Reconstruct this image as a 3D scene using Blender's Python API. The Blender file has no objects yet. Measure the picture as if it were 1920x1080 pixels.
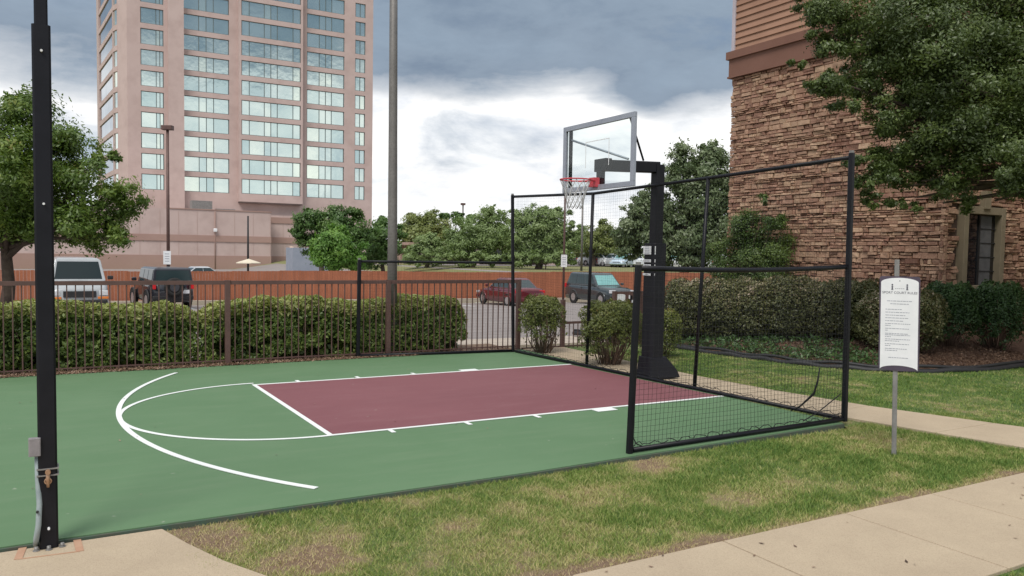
import bpy, math, random
import numpy as np
from mathutils import Vector, Matrix
random.seed(7); RNG = np.random.default_rng(11)
S = bpy.context.scene
COL = S.collection
R = math.radians

# ------------------------------------------------------------------ camera
CAM = np.array([-7.948, -9.9497, 1.9316])
YAW, PIT, ROL, FPX, CX, CY = 1.0424, -0.0509, 0.0164, 1494.34, 976.96, 552.03
_cy, _sy = math.cos(YAW), math.sin(YAW)
FW = np.array([math.cos(PIT)*_cy, math.cos(PIT)*_sy, math.sin(PIT)])
_r = np.cross(FW, [0, 0, 1]); _r /= np.linalg.norm(_r); _u = np.cross(_r, FW)
RT = _r*math.cos(ROL)+_u*math.sin(ROL); UP = -_r*math.sin(ROL)+_u*math.cos(ROL)
cd = bpy.data.cameras.new('camera'); cam = bpy.data.objects.new('camera', cd); COL.objects.link(cam)
cd.sensor_width = 36; cd.lens = FPX/1920*36; cd.clip_start = .05; cd.clip_end = 3000
cd.shift_x = -(CX-960)/1920; cd.shift_y = (CY-540)/1920
cam.matrix_world = Matrix(((RT[0], UP[0], -FW[0], CAM[0]), (RT[1], UP[1], -FW[1], CAM[1]), (RT[2], UP[2], -FW[2], CAM[2]), (0, 0, 0, 1)))
S.camera = cam
S.view_settings.view_transform = 'Standard'; S.view_settings.look = 'None'
S.view_settings.exposure = 0.26; S.view_settings.gamma = 1
S.render.resolution_x = 1024; S.render.resolution_y = 576

# survey helpers: a direction in the survey photo meets a real plane
def ray(px, py): return FW+RT*(px-CX)/FPX-UP*(py-CY)/FPX
def P(px, py, d): return CAM+ray(px, py)*d
def onZ(px, py, z=0.): r = ray(px, py); return CAM+r*((z-CAM[2])/r[2])
def onY(px, py, y): r = ray(px, py); return CAM+r*((y-CAM[1])/r[1])
def onX(px, py, x): r = ray(px, py); return CAM+r*((x-CAM[0])/r[0])

# ------------------------------------------------------------------ sun and sky
SUN_AZ, SUN_EL = R(222), R(54)
sv = Vector((math.cos(SUN_AZ)*math.cos(SUN_EL), math.sin(SUN_AZ)*math.cos(SUN_EL), math.sin(SUN_EL)))
sl = bpy.data.lights.new('sun', 'SUN'); sl.energy = 2.2; sl.angle = R(27); sl.color = (1, .955, .89)
so = bpy.data.objects.new('sun', sl); COL.objects.link(so); so.rotation_euler = sv.to_track_quat('Z', 'Y').to_euler(); so.location = (0, 0, 60)

class NT:
    def __init__(s, tree): s.t = tree; s.n = tree.nodes; s.l = tree.links
    def add(s, typ, **k):
        n = s.n.new(typ)
        for a, v in k.items():
            if a == 'inp':
                for i, x in v.items():
                    if hasattr(x, 'is_output'): s.l.new(x, n.inputs[i])
                    else: n.inputs[i].default_value = x
            else: setattr(n, a, v)
        return n
    def math(s, op, a, b=0., c=0., clamp=False):
        n = s.add('ShaderNodeMath', operation=op, use_clamp=clamp, inp={0: a, 1: b, 2: c}); return n.outputs[0]
    def mix(s, f, a, b, bt='MIX'):
        n = s.add('ShaderNodeMix', data_type='RGBA', blend_type=bt)
        for i, x in ((0, f), (6, a), (7, b)):
            if hasattr(x, 'is_output'): s.l.new(x, n.inputs[i])
            else: n.inputs[i].default_value = (*x, 1) if (i > 0 and len(x) == 3) else x
        return n.outputs[2]
    def ramp(s, f, stops, interp='LINEAR'):
        n = s.add('ShaderNodeValToRGB', inp={0: f}); cr = n.color_ramp; cr.interpolation = interp
        while len(cr.elements) < len(stops): cr.elements.new(.5)
        for e, (p, c) in zip(cr.elements, stops):
            e.position = p; e.color = (*c, 1) if not isinstance(c, (int, float)) else (c, c, c, 1)
        return n.outputs[0]
    def noise(s, vec, scale, detail=4, rough=.55, dist=0.):
        n = s.add('ShaderNodeTexNoise', inp={'Scale': scale, 'Detail': detail, 'Roughness': rough, 'Distortion': dist})
        if vec is not None: s.l.new(vec, n.inputs['Vector'])
        return n.outputs[0]

w = bpy.data.worlds.new('World'); S.world = w; w.use_nodes = True; nt = NT(w.node_tree); nt.n.clear()
sky = nt.add('ShaderNodeTexSky', sky_type='NISHITA', sun_disc=False, sun_elevation=SUN_EL, sun_rotation=math.pi/2-SUN_AZ, air_density=1.0, dust_density=.6)
tc = nt.add('ShaderNodeTexCoord'); gen = tc.outputs['Generated']
sep = nt.add('ShaderNodeSeparateXYZ', inp={0: gen})
el = nt.math('ARCSINE', nt.math('MAXIMUM', sep.outputs[2], 0.0))           # elevation, radians
az = nt.math('ARCTAN2', sep.outputs[1], sep.outputs[0])                    # azimuth
daz = nt.math('SUBTRACT', az, YAW)                                         # left of view axis positive
mp = nt.add('ShaderNodeMapping', inp={0: gen, 3: (1, 1, 2.6)})
v = mp.outputs[0]
n1 = nt.noise(v, 3.2, 8, .58, .3); n2 = nt.noise(v, 9.0, 7, .6, .2); n3 = nt.noise(v, 1.3, 5, .5)
# the base of the dark deck: 12 degrees high, lower in places, ragged
edge = nt.math('ADD', el, nt.math('MULTIPLY', nt.math('SUBTRACT', n1, .5), .16))
edge = nt.math('ADD', edge, nt.math('MULTIPLY', nt.math('SUBTRACT', n2, .5), .09))
def spot(a0, e0, sa, se, amp):
    da = nt.math('DIVIDE', nt.math('SUBTRACT', daz, a0), sa); de = nt.math('DIVIDE', nt.math('SUBTRACT', el, e0), se)
    q = nt.math('ADD', nt.math('MULTIPLY', da, da), nt.math('MULTIPLY', de, de))
    return nt.math('MULTIPLY', nt.math('EXPONENT', nt.math('MULTIPLY', q, -1.)), amp)
edge = nt.math('ADD', edge, spot(-.155, .20, .05, .05, .07))
edge = nt.math('ADD', edge, spot(.12, .24, .12, .06, .05))
edge = nt.math('ADD', edge, spot(-.25, .235, .07, .05, .045))
edge = nt.math('ADD', edge, spot(-.05, .14, .10, .05, -.06))
edge = nt.math('ADD', edge, spot(.12, .10, .08, .05, -.06))
edge = nt.math('ADD', edge, spot(.52, .12, .10, .12, .03))
deck = nt.ramp(edge, [(.0, (.80, .82, .85)), (.10, (1.04, 1.04, 1.04)), (.185, (1.08, 1.07, 1.06)), (.212, (.66, .69, .73)), (.25, (.26, .325, .41)), (.40, (.27, .35, .445)), (.62, (.62, .66, .71)), (1., (.95, .96, .98))])
wisp = nt.ramp(nt.math('ADD', nt.math('MULTIPLY', n2, .6), nt.math('MULTIPLY', n1, .4)), [(.36, (.72, .76, .82)), (.5, (1., 1., 1.)), (.68, (1.16, 1.15, 1.13))])
n4 = nt.noise(v, 5.5, 9, .62, .5)
low = nt.ramp(n4, [(.34, (.56, .62, .68)), (.42, (.82, .85, .88)), (.50, (1., 1., 1.)), (.7, (1.06, 1.05, 1.03))])
lowm = nt.ramp(edge, [(.0, .7), (.17, .6), (.24, .2), (.4, .15)])
leftm = spot(.50, .14, .16, .16, .9)
cl = nt.mix(1., deck, wisp, 'MULTIPLY')
cl = nt.mix(lowm, cl, nt.mix(1., cl, low, 'MULTIPLY'))
cl = nt.mix(nt.math('MULTIPLY', leftm, nt.ramp(n1, [(.42, 1.), (.58, 0.)])), cl, (.36, .45, .56))
cl10 = nt.mix(1., cl, (10., 10., 10.), 'MULTIPLY')
gap = nt.ramp(nt.math('ADD', nt.math('MULTIPLY', n3, .7), nt.math('MULTIPLY', n2, .3)), [(.30, .75), (.46, 0.)])
gap = nt.math('MULTIPLY', gap, nt.math('GREATER_THAN', el, .02))
colr = nt.mix(gap, cl10, sky.outputs[0])
bg = nt.add('ShaderNodeBackground', inp={0: colr, 1: .09}); wo = nt.add('ShaderNodeOutputWorld', inp={0: bg.outputs[0]})

# ------------------------------------------------------------------ mesh builder
class MB:
    def __init__(s): s.v = []; s.f = []; s.sm = []; s.r = []; s.mi = []; s.m = 0
    def add(s, vs, fs, smooth=False, rnd=None):
        b = len(s.v); s.v += [tuple(map(float, q)) for q in vs]
        q = random.random() if rnd is None else rnd
        for f in fs: s.f.append(tuple(i+b for i in f)); s.sm.append(smooth); s.r.append(q); s.mi.append(s.m)
        return s
    def box(s, c, d, rz=0., tilt=None, rnd=None):
        hx, hy, hz = d[0]/2, d[1]/2, d[2]/2; M = Matrix.Rotation(rz, 3, 'Z')
        if tilt is not None: M = M @ tilt
        vs = [Vector(c)+M @ Vector((x*hx, y*hy, z*hz)) for x in (-1, 1) for y in (-1, 1) for z in (-1, 1)]
        return s.add(vs, [(0, 1, 3, 2), (4, 6, 7, 5), (0, 4, 5, 1), (2, 3, 7, 6), (0, 2, 6, 4), (1, 5, 7, 3)], rnd=rnd)
    def span(s, x0, x1, y0, y1, z0, z1, rnd=None): return s.box(((x0+x1)/2, (y0+y1)/2, (z0+z1)/2), (abs(x1-x0), abs(y1-y0), abs(z1-z0)), rnd=rnd)
    def bar(s, a, b, w_, h_, up=(0, 0, 1), bev=0.):
        a = Vector(a); b = Vector(b); d = (b-a).normalized(); up = Vector(up)
        if abs(d.dot(up)) > .99: up = Vector((0, 1, 0))
        x = d.cross(up).normalized(); y = x.cross(d)
        if bev:
            w2, h2 = w_/2, h_/2; o = [(-w2+bev, -h2), (w2-bev, -h2), (w2, -h2+bev), (w2, h2-bev), (w2-bev, h2), (-w2+bev, h2), (-w2, h2-bev), (-w2, -h2+bev)]
        else: o = [(-w_/2, -h_/2), (w_/2, -h_/2), (w_/2, h_/2), (-w_/2, h_/2)]
        n = len(o); vs = [e+x*p+y*q for e in (a, b) for p, q in o]
        return s.add(vs, [(i, (i+1) % n, n+(i+1) % n, n+i) for i in range(n)]+[tuple(range(n-1, -1, -1)), tuple(range(n, 2*n))])
    def tube(s, pts, r, n=10, cap=True, smooth=True, rnd=None):
        pts = [Vector(p) for p in pts]; k = len(pts); rs = r if isinstance(r, (list, tuple)) else [r]*k
        vs = []; px = None
        for i, p in enumerate(pts):
            d = (pts[min(i+1, k-1)]-pts[max(i-1, 0)]).normalized()
            if px is None: px = d.orthogonal().normalized()
            px = (px-d*px.dot(d)).normalized(); y = d.cross(px)
            vs += [p+(px*math.cos(2*math.pi*j/n)+y*math.sin(2*math.pi*j/n))*rs[i] for j in range(n)]
        fs = [(i*n+j, i*n+(j+1) % n, (i+1)*n+(j+1) % n, (i+1)*n+j) for i in range(k-1) for j in range(n)]
        s.add(vs, fs, smooth, rnd)
        if cap: b = len(s.v)-k*n; s.f += [tuple(b+j for j in range(n-1, -1, -1)), tuple(b+(k-1)*n+j for j in range(n))]; s.sm += [False]*2; s.r += [s.r[-1]]*2; s.mi += [s.m]*2
        return s
    def ring(s, c, rad, r, axis=(0, 0, 1), n=32, m=8):
        c = Vector(c); a = Vector(axis).normalized(); x = a.orthogonal().normalized(); y = a.cross(x); vs = []
        for i in range(n):
            t = 2*math.pi*i/n; d = x*math.cos(t)+y*math.sin(t)
            vs += [c+d*(rad+r*math.cos(2*math.pi*j/m))+a*r*math.sin(2*math.pi*j/m) for j in range(m)]
        return s.add(vs, [(i*m+j, ((i+1) % n)*m+j, ((i+1) % n)*m+(j+1) % m, i*m+(j+1) % m) for i in range(n) for j in range(m)], True)
    def prism(s, poly, z0, z1, rnd=None):
        n = len(poly); g = lambda z, p: z(p[0], p[1]) if callable(z) else z
        vs = [(p[0], p[1], g(z0, p)) for p in poly]+[(p[0], p[1], g(z1, p)) for p in poly]
        return s.add(vs, [(i, (i+1) % n, n+(i+1) % n, n+i) for i in range(n)]+[tuple(range(n-1, -1, -1)), tuple(range(n, 2*n))], rnd=rnd)
    def plate(s, poly3, nrm, th):
        nrm = Vector(nrm)*th; n = len(poly3); a = [Vector(p) for p in poly3]
        return s.add(a+[p+nrm for p in a], [(i, (i+1) % n, n+(i+1) % n, n+i) for i in range(n)]+[tuple(range(n-1, -1, -1)), tuple(range(n, 2*n))])
    def disc(s, c, axis, r, th, n=20):
        a = Vector(axis).normalized(); return s.tube([Vector(c)-a*th/2, Vector(c)+a*th/2], r, n)
    def build(s, name, mat, parent=None, local=False, bevel=0.):
        me = bpy.data.meshes.new(name)
        vs = s.v
        if parent is not None and not local:
            W_ = Matrix.Identity(4); q_ = parent
            while q_ is not None: W_ = q_.matrix_basis @ W_; q_ = q_.parent
            inv = W_.inverted(); vs = [tuple(inv @ Vector(q)) for q in vs]
        me.from_pydata(vs, [], s.f)
        me.polygons.foreach_set('use_smooth', s.sm)
        at = me.attributes.new('rnd', 'FLOAT', 'FACE'); at.data.foreach_set('value', s.r)
        for m_ in (mat if isinstance(mat, (list, tuple)) else [mat]): me.materials.append(m_)
        me.polygons.foreach_set('material_index', s.mi)
        me.update(); import bmesh
        bm = bmesh.new(); bm.from_mesh(me); bmesh.ops.recalc_face_normals(bm, faces=bm.faces); bm.to_mesh(me); bm.free()
        o = bpy.data.objects.new(name, me); COL.objects.link(o)
        if parent is not None: o.parent = parent
        if bevel: b = o.modifiers.new('bevel', 'BEVEL'); b.width = bevel; b.segments = 2; b.limit_method = 'ANGLE'; b.angle_limit = R(40)
        return o

def fast(name, V, Q, rnd, mat, parent=None, extra=None):
    """numpy verts (n,3), faces (m,k) of one arity, per-face rnd"""
    me = bpy.data.meshes.new(name); V = np.asarray(V, np.float32); Q = np.asarray(Q, np.int32)
    if parent is not None:
        V = V-np.array(parent.location, np.float32)
    k = Q.shape[1]; me.vertices.add(len(V)); me.vertices.foreach_set('co', V.ravel())
    me.loops.add(Q.size); me.loops.foreach_set('vertex_index', Q.ravel())
    me.polygons.add(len(Q)); me.polygons.foreach_set('loop_start', np.arange(len(Q), dtype=np.int32)*k)
    at = me.attributes.new('rnd', 'FLOAT', 'FACE'); at.data.foreach_set('value', np.asarray(rnd, np.float32))
    if extra is not None: a2 = me.attributes.new('dry', 'FLOAT', 'POINT'); a2.data.foreach_set('value', np.asarray(extra, np.float32))
    me.materials.append(mat); me.update(calc_edges=True); me.validate()
    o = bpy.data.objects.new(name, me); COL.objects.link(o)
    if parent is not None: o.parent = parent
    return o

def tag(o, label=None, cat=None, group=None, kind=None):
    if label: o['label'] = label
    if cat: o['category'] = cat
    if group: o['group'] = group
    if kind: o['kind'] = kind
    return o
def thing(name, label, cat, loc=(0, 0, 0), rz=0., group=None):
    o = bpy.data.objects.new(name, None); o.empty_display_size = .2; COL.objects.link(o)
    o.location = Vector([float(q) for q in loc]); o.rotation_euler = (0, 0, rz)
    o.matrix_basis = Matrix.Translation(o.location) @ Matrix.Rotation(rz, 4, 'Z')
    return tag(o, label, cat, group)
def struct(o, label=None): o['kind'] = 'structure'; (label and o.__setitem__('label', label)); return o

# ------------------------------------------------------------------ materials
def newmat(name):
    m = bpy.data.materials.new(name); m.use_nodes = True; t = NT(m.node_tree); t.n.clear()
    b = t.add('ShaderNodeBsdfPrincipled'); o = t.add('ShaderNodeOutputMaterial', inp={0: b.outputs[0]})
    g = t.add('ShaderNodeNewGeometry'); return m, t, b, o, g.outputs['Position']
def pm(name, c1, c2=None, scale=3., rough=.7, metal=0., bump=0., bscale=40., c3=None, s3=60., a3=.25, rv=0., spec=.5, det=5):
    m, t, b, o, pos = newmat(name); c2 = c2 or tuple(min(1, x*1.2) for x in c1)
    f = t.ramp(t.noise(pos, scale, det, .6), [(.3, 0.), (.7, 1.)])
    c = t.mix(f, c1, c2)
    if c3: c = t.mix(t.math('MULTIPLY', t.ramp(t.noise(pos, s3, 3, .6), [(.45, 0.), (.7, 1.)]), a3), c, c3)
    if rv:
        at = t.add('ShaderNodeAttribute', attribute_name='rnd').outputs['Fac']
        c = t.mix(1., c, t.ramp(at, [(0., 1-rv), (1., 1+rv)]), 'MULTIPLY')
    t.l.new(c, b.inputs['Base Color']); b.inputs['Roughness'].default_value = rough; b.inputs['Metallic'].default_value = metal
    b.inputs['Specular IOR Level'].default_value = spec
    if bump:
        bn = t.add('ShaderNodeBump', inp={'Strength': bump, 'Distance': .01, 'Height': t.noise(pos, bscale, 6, .65)}); t.l.new(bn.outputs[0], b.inputs['Normal'])
    return m
def leafmat(name, stops, trans=.3, scale=1.2, var=.35):
    m, t, b, o, pos = newmat(name)
    at = t.add('ShaderNodeAttribute', attribute_name='rnd').outputs['Fac']
    f = t.math('ADD', t.math('MULTIPLY', at, 1-var), t.math('MULTIPLY', t.ramp(t.noise(pos, scale, 4), [(.3, 0.), (.7, 1.)]), var))
    c = t.ramp(f, stops); t.l.new(c, b.inputs['Base Color']); b.inputs['Roughness'].default_value = .45
    tr = t.add('ShaderNodeBsdfTranslucent', inp={0: t.mix(1., c, (1.25, 1.3, .7), 'MULTIPLY')})
    mx = t.add('ShaderNodeMixShader', inp={0: trans, 1: b.outputs[0], 2: tr.outputs[0]}); t.l.new(mx.outputs[0], o.inputs[0]); return m
def glassy(name, c, rough=.05, metal=.0, alpha=1.):
    m, t, b, o, pos = newmat(name); b.inputs['Base Color'].default_value = (*c, 1); b.inputs['Roughness'].default_value = rough
    b.inputs['Metallic'].default_value = metal; b.inputs['Specular IOR Level'].default_value = .8; return m

M = {}
def court_mat(name, c1, c2, c3):
    m, t, b, o, pos = newmat(name)
    big = t.ramp(t.noise(pos, .55, 5, .6, .6), [(.3, 0.), (.72, 1.)])
    c = t.mix(big, c1, c2)
    mp_ = t.add('ShaderNodeMapping', inp={0: pos, 3: (.5, 2.2, 1)})
    c = t.mix(t.math('MULTIPLY', t.ramp(t.noise(mp_.outputs[0], 2.2, 6, .65), [(.48, 0.), (.75, 1.)]), .55), c, c3)
    c = t.mix(t.math('MULTIPLY', t.ramp(t.noise(pos, 260, 2, .6), [(.4, 0.), (.75, 1.)]), .30), c, tuple(x*.6 for x in c1))
    sp = t.ramp(t.noise(pos, 14, 2, .4), [(.755, 0.), (.79, 1.)])
    c = t.mix(t.math('MULTIPLY', sp, .4), c, (.42, .42, .36))
    t.l.new(c, b.inputs['Base Color']); b.inputs['Roughness'].default_value = .72; b.inputs['Specular IOR Level'].default_value = .35
    bn = t.add('ShaderNodeBump', inp={'Strength': .35, 'Distance': .004, 'Height': t.noise(pos, 180, 4, .7)}); t.l.new(bn.outputs[0], b.inputs['Normal'])
    return m
M['green'] = court_mat('court_green_acrylic', (.098, .186, .090), (.120, .212, .110), (.150, .228, .130))
M['maroon'] = court_mat('court_maroon_acrylic', (.190, .068, .078), (.222, .085, .096), (.240, .108, .116))
M['line'] = pm('white_line_paint', (.74, .77, .76), (.82, .84, .83), 6, .7, c3=(.5, .55, .5), s3=120, a3=.25)
M['edge'] = pm('court_slab_edge', (.05, .10, .07), (.09, .08, .06), 8, .85)
M['conc'] = pm('tan_concrete', (.42, .335, .235), (.50, .405, .285), 1.6, .85, bump=.5, bscale=150, c3=(.27, .20, .14), s3=130, a3=.5, det=8)
M['conc2'] = pm('grey_concrete', (.42, .36, .30), (.50, .43, .36), 1.4, .85, bump=.3, bscale=90, c3=(.3, .25, .2), s3=90, a3=.4)
M['joint'] = pm('rust_red_joint', (.40, .22, .14), (.46, .29, .19), 12, .85)
M['joint_d'] = pm('dark_joint', (.16, .11, .08), (.24, .17, .12), 12, .9)
M['asph'] = pm('asphalt', (.235, .205, .195), (.30, .265, .25), .5, .85, bump=.3, bscale=120, c3=(.13, .12, .12), s3=90, a3=.5)
M['mulch'] = pm('mulch', (.07, .035, .022), (.15, .085, .055), 5, .95, bump=.9, bscale=45, c3=(.26, .17, .12), s3=40, a3=.6)
M['dirt'] = pm('dirt', (.12, .075, .05), (.22, .15, .10), 6, .95, bump=.6, bscale=50, c3=(.34, .25, .18), s3=40, a3=.6)
M['black'] = pm('black_powder_coat', (.004, .004, .007), (.008, .008, .012), 6, .42, spec=.28, bump=.05)
M['pad'] = pm('black_vinyl_pad', (.006, .006, .010), (.011, .011, .016), 5, .5, bump=.1, bscale=30, spec=.3)
M['cord'] = pm('black_net_cord', (.008, .008, .010), (.014, .014, .016), 6, .8)
M['galv'] = pm('galvanised_steel', (.20, .195, .19), (.29, .28, .27), 5, .5, metal=.35, c3=(.14, .13, .12), s3=30, a3=.4)
M['galv2'] = pm('weathered_pole_steel', (.165, .155, .15), (.225, .21, .20), 2.5, .55, metal=.3, c3=(.11, .10, .09), s3=25, a3=.4)
M['conduit'] = pm('grey_conduit', (.22, .27, .28), (.32, .37, .38), 9, .6)
M['boxgrey'] = pm('grey_box_paint', (.20, .185, .195), (.28, .26, .27), 12, .6)
M['brass'] = pm('worn_brass', (.35, .2, .12), (.5, .33, .22), 30, .4, metal=.6)
M['iron'] = pm('brown_fence_paint', (.085, .045, .038), (.125, .068, .058), 4, .55)
M['cedar'] = pm('orange_stained_boards', (.34, .115, .058), (.42, .150, .078), 1.1, .8, rv=.09, c3=(.24, .085, .045), s3=14, a3=.4)
M['rim'] = pm('red_rim_paint', (.50, .05, .07), (.60, .08, .10), 9, .4)
M['bframe'] = pm('grey_board_frame', (.29, .31, .37), (.35, .37, .43), 6, .45, metal=.2)
M['white'] = pm('white_paint', (.72, .73, .75), (.8, .8, .82), 8, .5)
M['netw'] = pm('white_hoop_net', (.40, .40, .40), (.52, .52, .52), 30, .8)
M['plum'] = pm('dark_plum_plate', (.055, .04, .065), (.075, .055, .085), 9, .5)
M['ink'] = pm('dark_ink', (.10, .10, .13), (.14, .14, .17), 9, .6)
M['ink2'] = pm('grey_ink', (.30, .31, .36), (.36, .37, .42), 9, .6)
M['bark'] = pm('bark', (.045, .032, .025), (.10, .075, .055), 6, .95, bump=.8, bscale=25)
M['twig'] = pm('dry_twigs', (.14, .085, .06), (.22, .15, .11), 8, .9)
M['pink'] = pm('pink_precast', (.50, .385, .355), (.55, .43, .40), .12, .85, c3=(.40, .295, .27), s3=.45, a3=.5)
M['pinkd'] = pm('rose_band', (.35, .225, .19), (.39, .26, .22), .2, .85)
M['slot'] = pm('dark_joint_line', (.12, .09, .08), (.15, .11, .10), 1, .8)
M['mull'] = pm('bronze_mullion', (.10, .13, .13), (.13, .16, .16), 2, .5)
def towerglass(name, c1, c2, lum):
    m, t, b, o, pos = newmat(name)
    c = t.mix(t.ramp(t.noise(pos, .25, 3), [(.35, 0.), (.65, 1.)]), c1, c2)
    at = t.add('ShaderNodeAttribute', attribute_name='rnd').outputs['Fac']; oi = t.add('ShaderNodeObjectInfo').outputs['Random']
    rv_ = t.math('FRACT', t.math('ADD', at, t.math('MULTIPLY', oi, 7.3))); c = t.mix(1., c, t.ramp(rv_, [(0., (.78, .84, .86)), (.35, (.93, .95, .95)), (.8, (1.03, 1.02, 1.)), (.96, (1.2, 1.15, 1.06))]), 'MULTIPLY')
    t.l.new(c, b.inputs['Base Color']); b.inputs['Roughness'].default_value = .06; b.inputs['Metallic'].default_value = lum
    bn = t.add('ShaderNodeBump', inp={'Strength': .06, 'Distance': .35, 'Height': t.noise(pos, .4, 3)}); t.l.new(bn.outputs[0], b.inputs['Normal']); return m
M['tglass'] = towerglass('mirrored_green_glass', (.56, .67, .66), (.66, .76, .73), .9)
M['dglass'] = towerglass('dark_blue_glass', (.20, .27, .34), (.30, .38, .45), .9)
M['autoglass'] = glassy('car_glass', (.03, .05, .055), .06)
M['windsh'] = glassy('windscreen_green', (.10, .26, .25), .08)
M['tyre'] = pm('tyre_rubber', (.012, .012, .012), (.02, .02, .02), 10, .85)
M['alloy'] = pm('alloy', (.5, .5, .52), (.6, .6, .62), 10, .35, metal=.7)
M['blackplastic'] = pm('black_plastic', (.015, .015, .017), (.025, .025, .027), 10, .6)
M['tail'] = pm('red_lens', (.55, .01, .015), (.65, .02, .03), 9, .2)
M['lampglass'] = pm('lamp_lens', (.55, .57, .6), (.7, .7, .72), 9, .15)
M['amber'] = pm('amber_lens', (.7, .2, .04), (.75, .25, .05), 9, .2)
M['cream'] = pm('cream_canvas', (.62, .55, .42), (.7, .62, .5), 3, .8)
M['trim'] = pm('olive_stone_trim', (.20, .165, .11), (.25, .205, .14), 4, .8)
M['autoglass'].node_tree.nodes['Principled BSDF'].inputs['Specular IOR Level'].default_value = .45
M['winglass'] = glassy('dark_window_glass', (.01, .011, .014), .05)
M['curtain'] = pm('pale_curtain', (.08, .08, .085), (.12, .12, .125), 5, .9)
M['side'] = pm('tan_red_siding', (.30, .165, .108), (.345, .195, .13), 1.5, .8, rv=.05)
M['fascia'] = pm('brown_fascia', (.175, .082, .056), (.20, .096, .067), 1.2, .75)
M['cornerb'] = pm('pale_corner_board', (.45, .40, .44), (.5, .45, .49), 2, .7)
def stonemat(name, k=1.):
    m, t, b, o, pos = newmat(name)
    at = t.add('ShaderNodeAttribute', attribute_name='rnd').outputs['Fac']
    c = t.ramp(at, [(0., tuple(x*k for x in (.18, .085, .060))), (.25, tuple(x*k for x in (.30, .165, .112))), (.5, tuple(x*k for x in (.39, .24, .158))), (.75, tuple(x*k for x in (.53, .365, .242))), (1., tuple(x*k for x in (.345, .185, .135)))])
    c = t.mix(t.math('MULTIPLY', t.ramp(t.noise(pos, 7, 6, .65), [(.35, 0.), (.7, 1.)]), .5), c, tuple(x*k for x in (.23, .11, .075)))
    c = t.mix(t.math('MULTIPLY', t.ramp(t.noise(pos, 22, 5, .65), [(.5, 0.), (.75, 1.)]), .45), c, tuple(x*k for x in (.62, .43, .30)))
    c = t.mix(t.math('MULTIPLY', t.ramp(t.noise(pos, .9, 5, .6), [(.42, 0.), (.68, 1.)]), .3), c, tuple(x*k for x in (.30, .20, .14)))
    t.l.new(c, b.inputs['Base Color']); b.inputs['Roughness'].default_value = .9
    bn = t.add('ShaderNodeBump', inp={'Strength': .9, 'Distance': .02, 'Height': t.noise(pos, 18, 7, .7)}); t.l.new(bn.outputs[0], b.inputs['Normal']); return m
M['stone'] = stonemat('ledge_stone')
M['mortar'] = pm('stone_mortar', (.05, .03, .022), (.09, .055, .04), 9, .95)

def fbm(x, y, s=1., seed=0, octv=4):
    x = np.asarray(x, float)*s; y = np.asarray(y, float)*s; g = np.random.default_rng(seed).random((128, 128)); o = 0; a = 1; tot = 0
    for k in range(octv):
        xi = np.floor(x).astype(int); yi = np.floor(y).astype(int); fx = x-xi; fy = y-yi; fx = fx*fx*(3-2*fx); fy = fy*fy*(3-2*fy)
        q = lambda i, j: g[(xi+i) % 128, (yi+j) % 128]
        o = o+a*((q(0, 0)*(1-fx)+q(1, 0)*fx)*(1-fy)+(q(0, 1)*(1-fx)+q(1, 1)*fx)*fy); tot += a; a *= .55; x = x*2.03+17; y = y*2.03+31
    return o/tot
def sst(a, b, x): t = np.clip((np.asarray(x, float)-a)/(b-a), 0, 1); return t*t*(3-2*t)

# ------------------------------------------------------------------ terrain
def lotz(x, y): return -.12-.028*(y-5.6)-.010*(np.clip(x, -40, 40)+2)
EDG = [(3.2, 6.5), (3.55, 2.6), (3.72, 1.23), (3.95, .13), (4.47, -.85), (5.57, -1.6), (7.86, -1.85), (12., -1.2), (22., -.5)]
def bedz(x, y):      # the planted bed climbs gently to the stone building
    x = np.asarray(x, float); y = np.asarray(y, float)
    ex = np.interp(y, [q[1] for q in EDG[:5]][::-1], [q[0] for q in EDG[:5]][::-1])
    ey = np.interp(x, [q[0] for q in EDG[3:]], [q[1] for q in EDG[3:]])
    d = np.where(y > -.85, np.minimum(x-ex, (y-ey)*1.2+1.0*(x < 4.47)*9), y-ey); d = np.where(x < ex.clip(max=99)-.0, np.minimum(d, x-ex), d)
    return np.clip(d, 0, 4.)*.11
def gz(x, y):
    x = np.asarray(x, float); y = np.asarray(y, float)
    z = np.where(y < 4.6, -.05, np.where(y < 34., np.minimum(-.10, lotz(x, y)-.02), 0))
    far = -1.05+1.65*sst(12, 26, x)
    z = np.where(y >= 34., np.where(y < 38., (-1.05)*(1-(y-34)/4)+far*(y-34)/4, far), z)
    z = np.where((x > 3) & ((y < 3.9) | ((x > 5.5) & (y < 7.5))) & (y > -2.2), np.maximum(np.where(y < 4.6, -.05, z), bedz(x, y)-.06), z)
    return z

def grid(name, xs, ys, zf, mat, dry=None, mask=None):
    X, Y = np.meshgrid(xs, ys, indexing='ij'); Z = zf(X, Y); V = np.stack([X, Y, Z], -1).reshape(-1, 3); nx, ny = len(xs), len(ys)
    i, j = np.meshgrid(np.arange(nx-1), np.arange(ny-1), indexing='ij'); a = (i*ny+j).ravel()
    Q = np.stack([a, a+ny, a+ny+1, a+1], -1)
    if mask is not None:
        cx = V[Q].mean(1); Q = Q[mask(cx[:, 0], cx[:, 1])]
    o = fast(name, V, Q, np.zeros(len(Q)), mat, extra=(dry(V[:, 0], V[:, 1]) if dry else np.zeros(len(V))))
    o.data.polygons.foreach_set('use_smooth', np.ones(len(Q), bool)); return o

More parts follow.
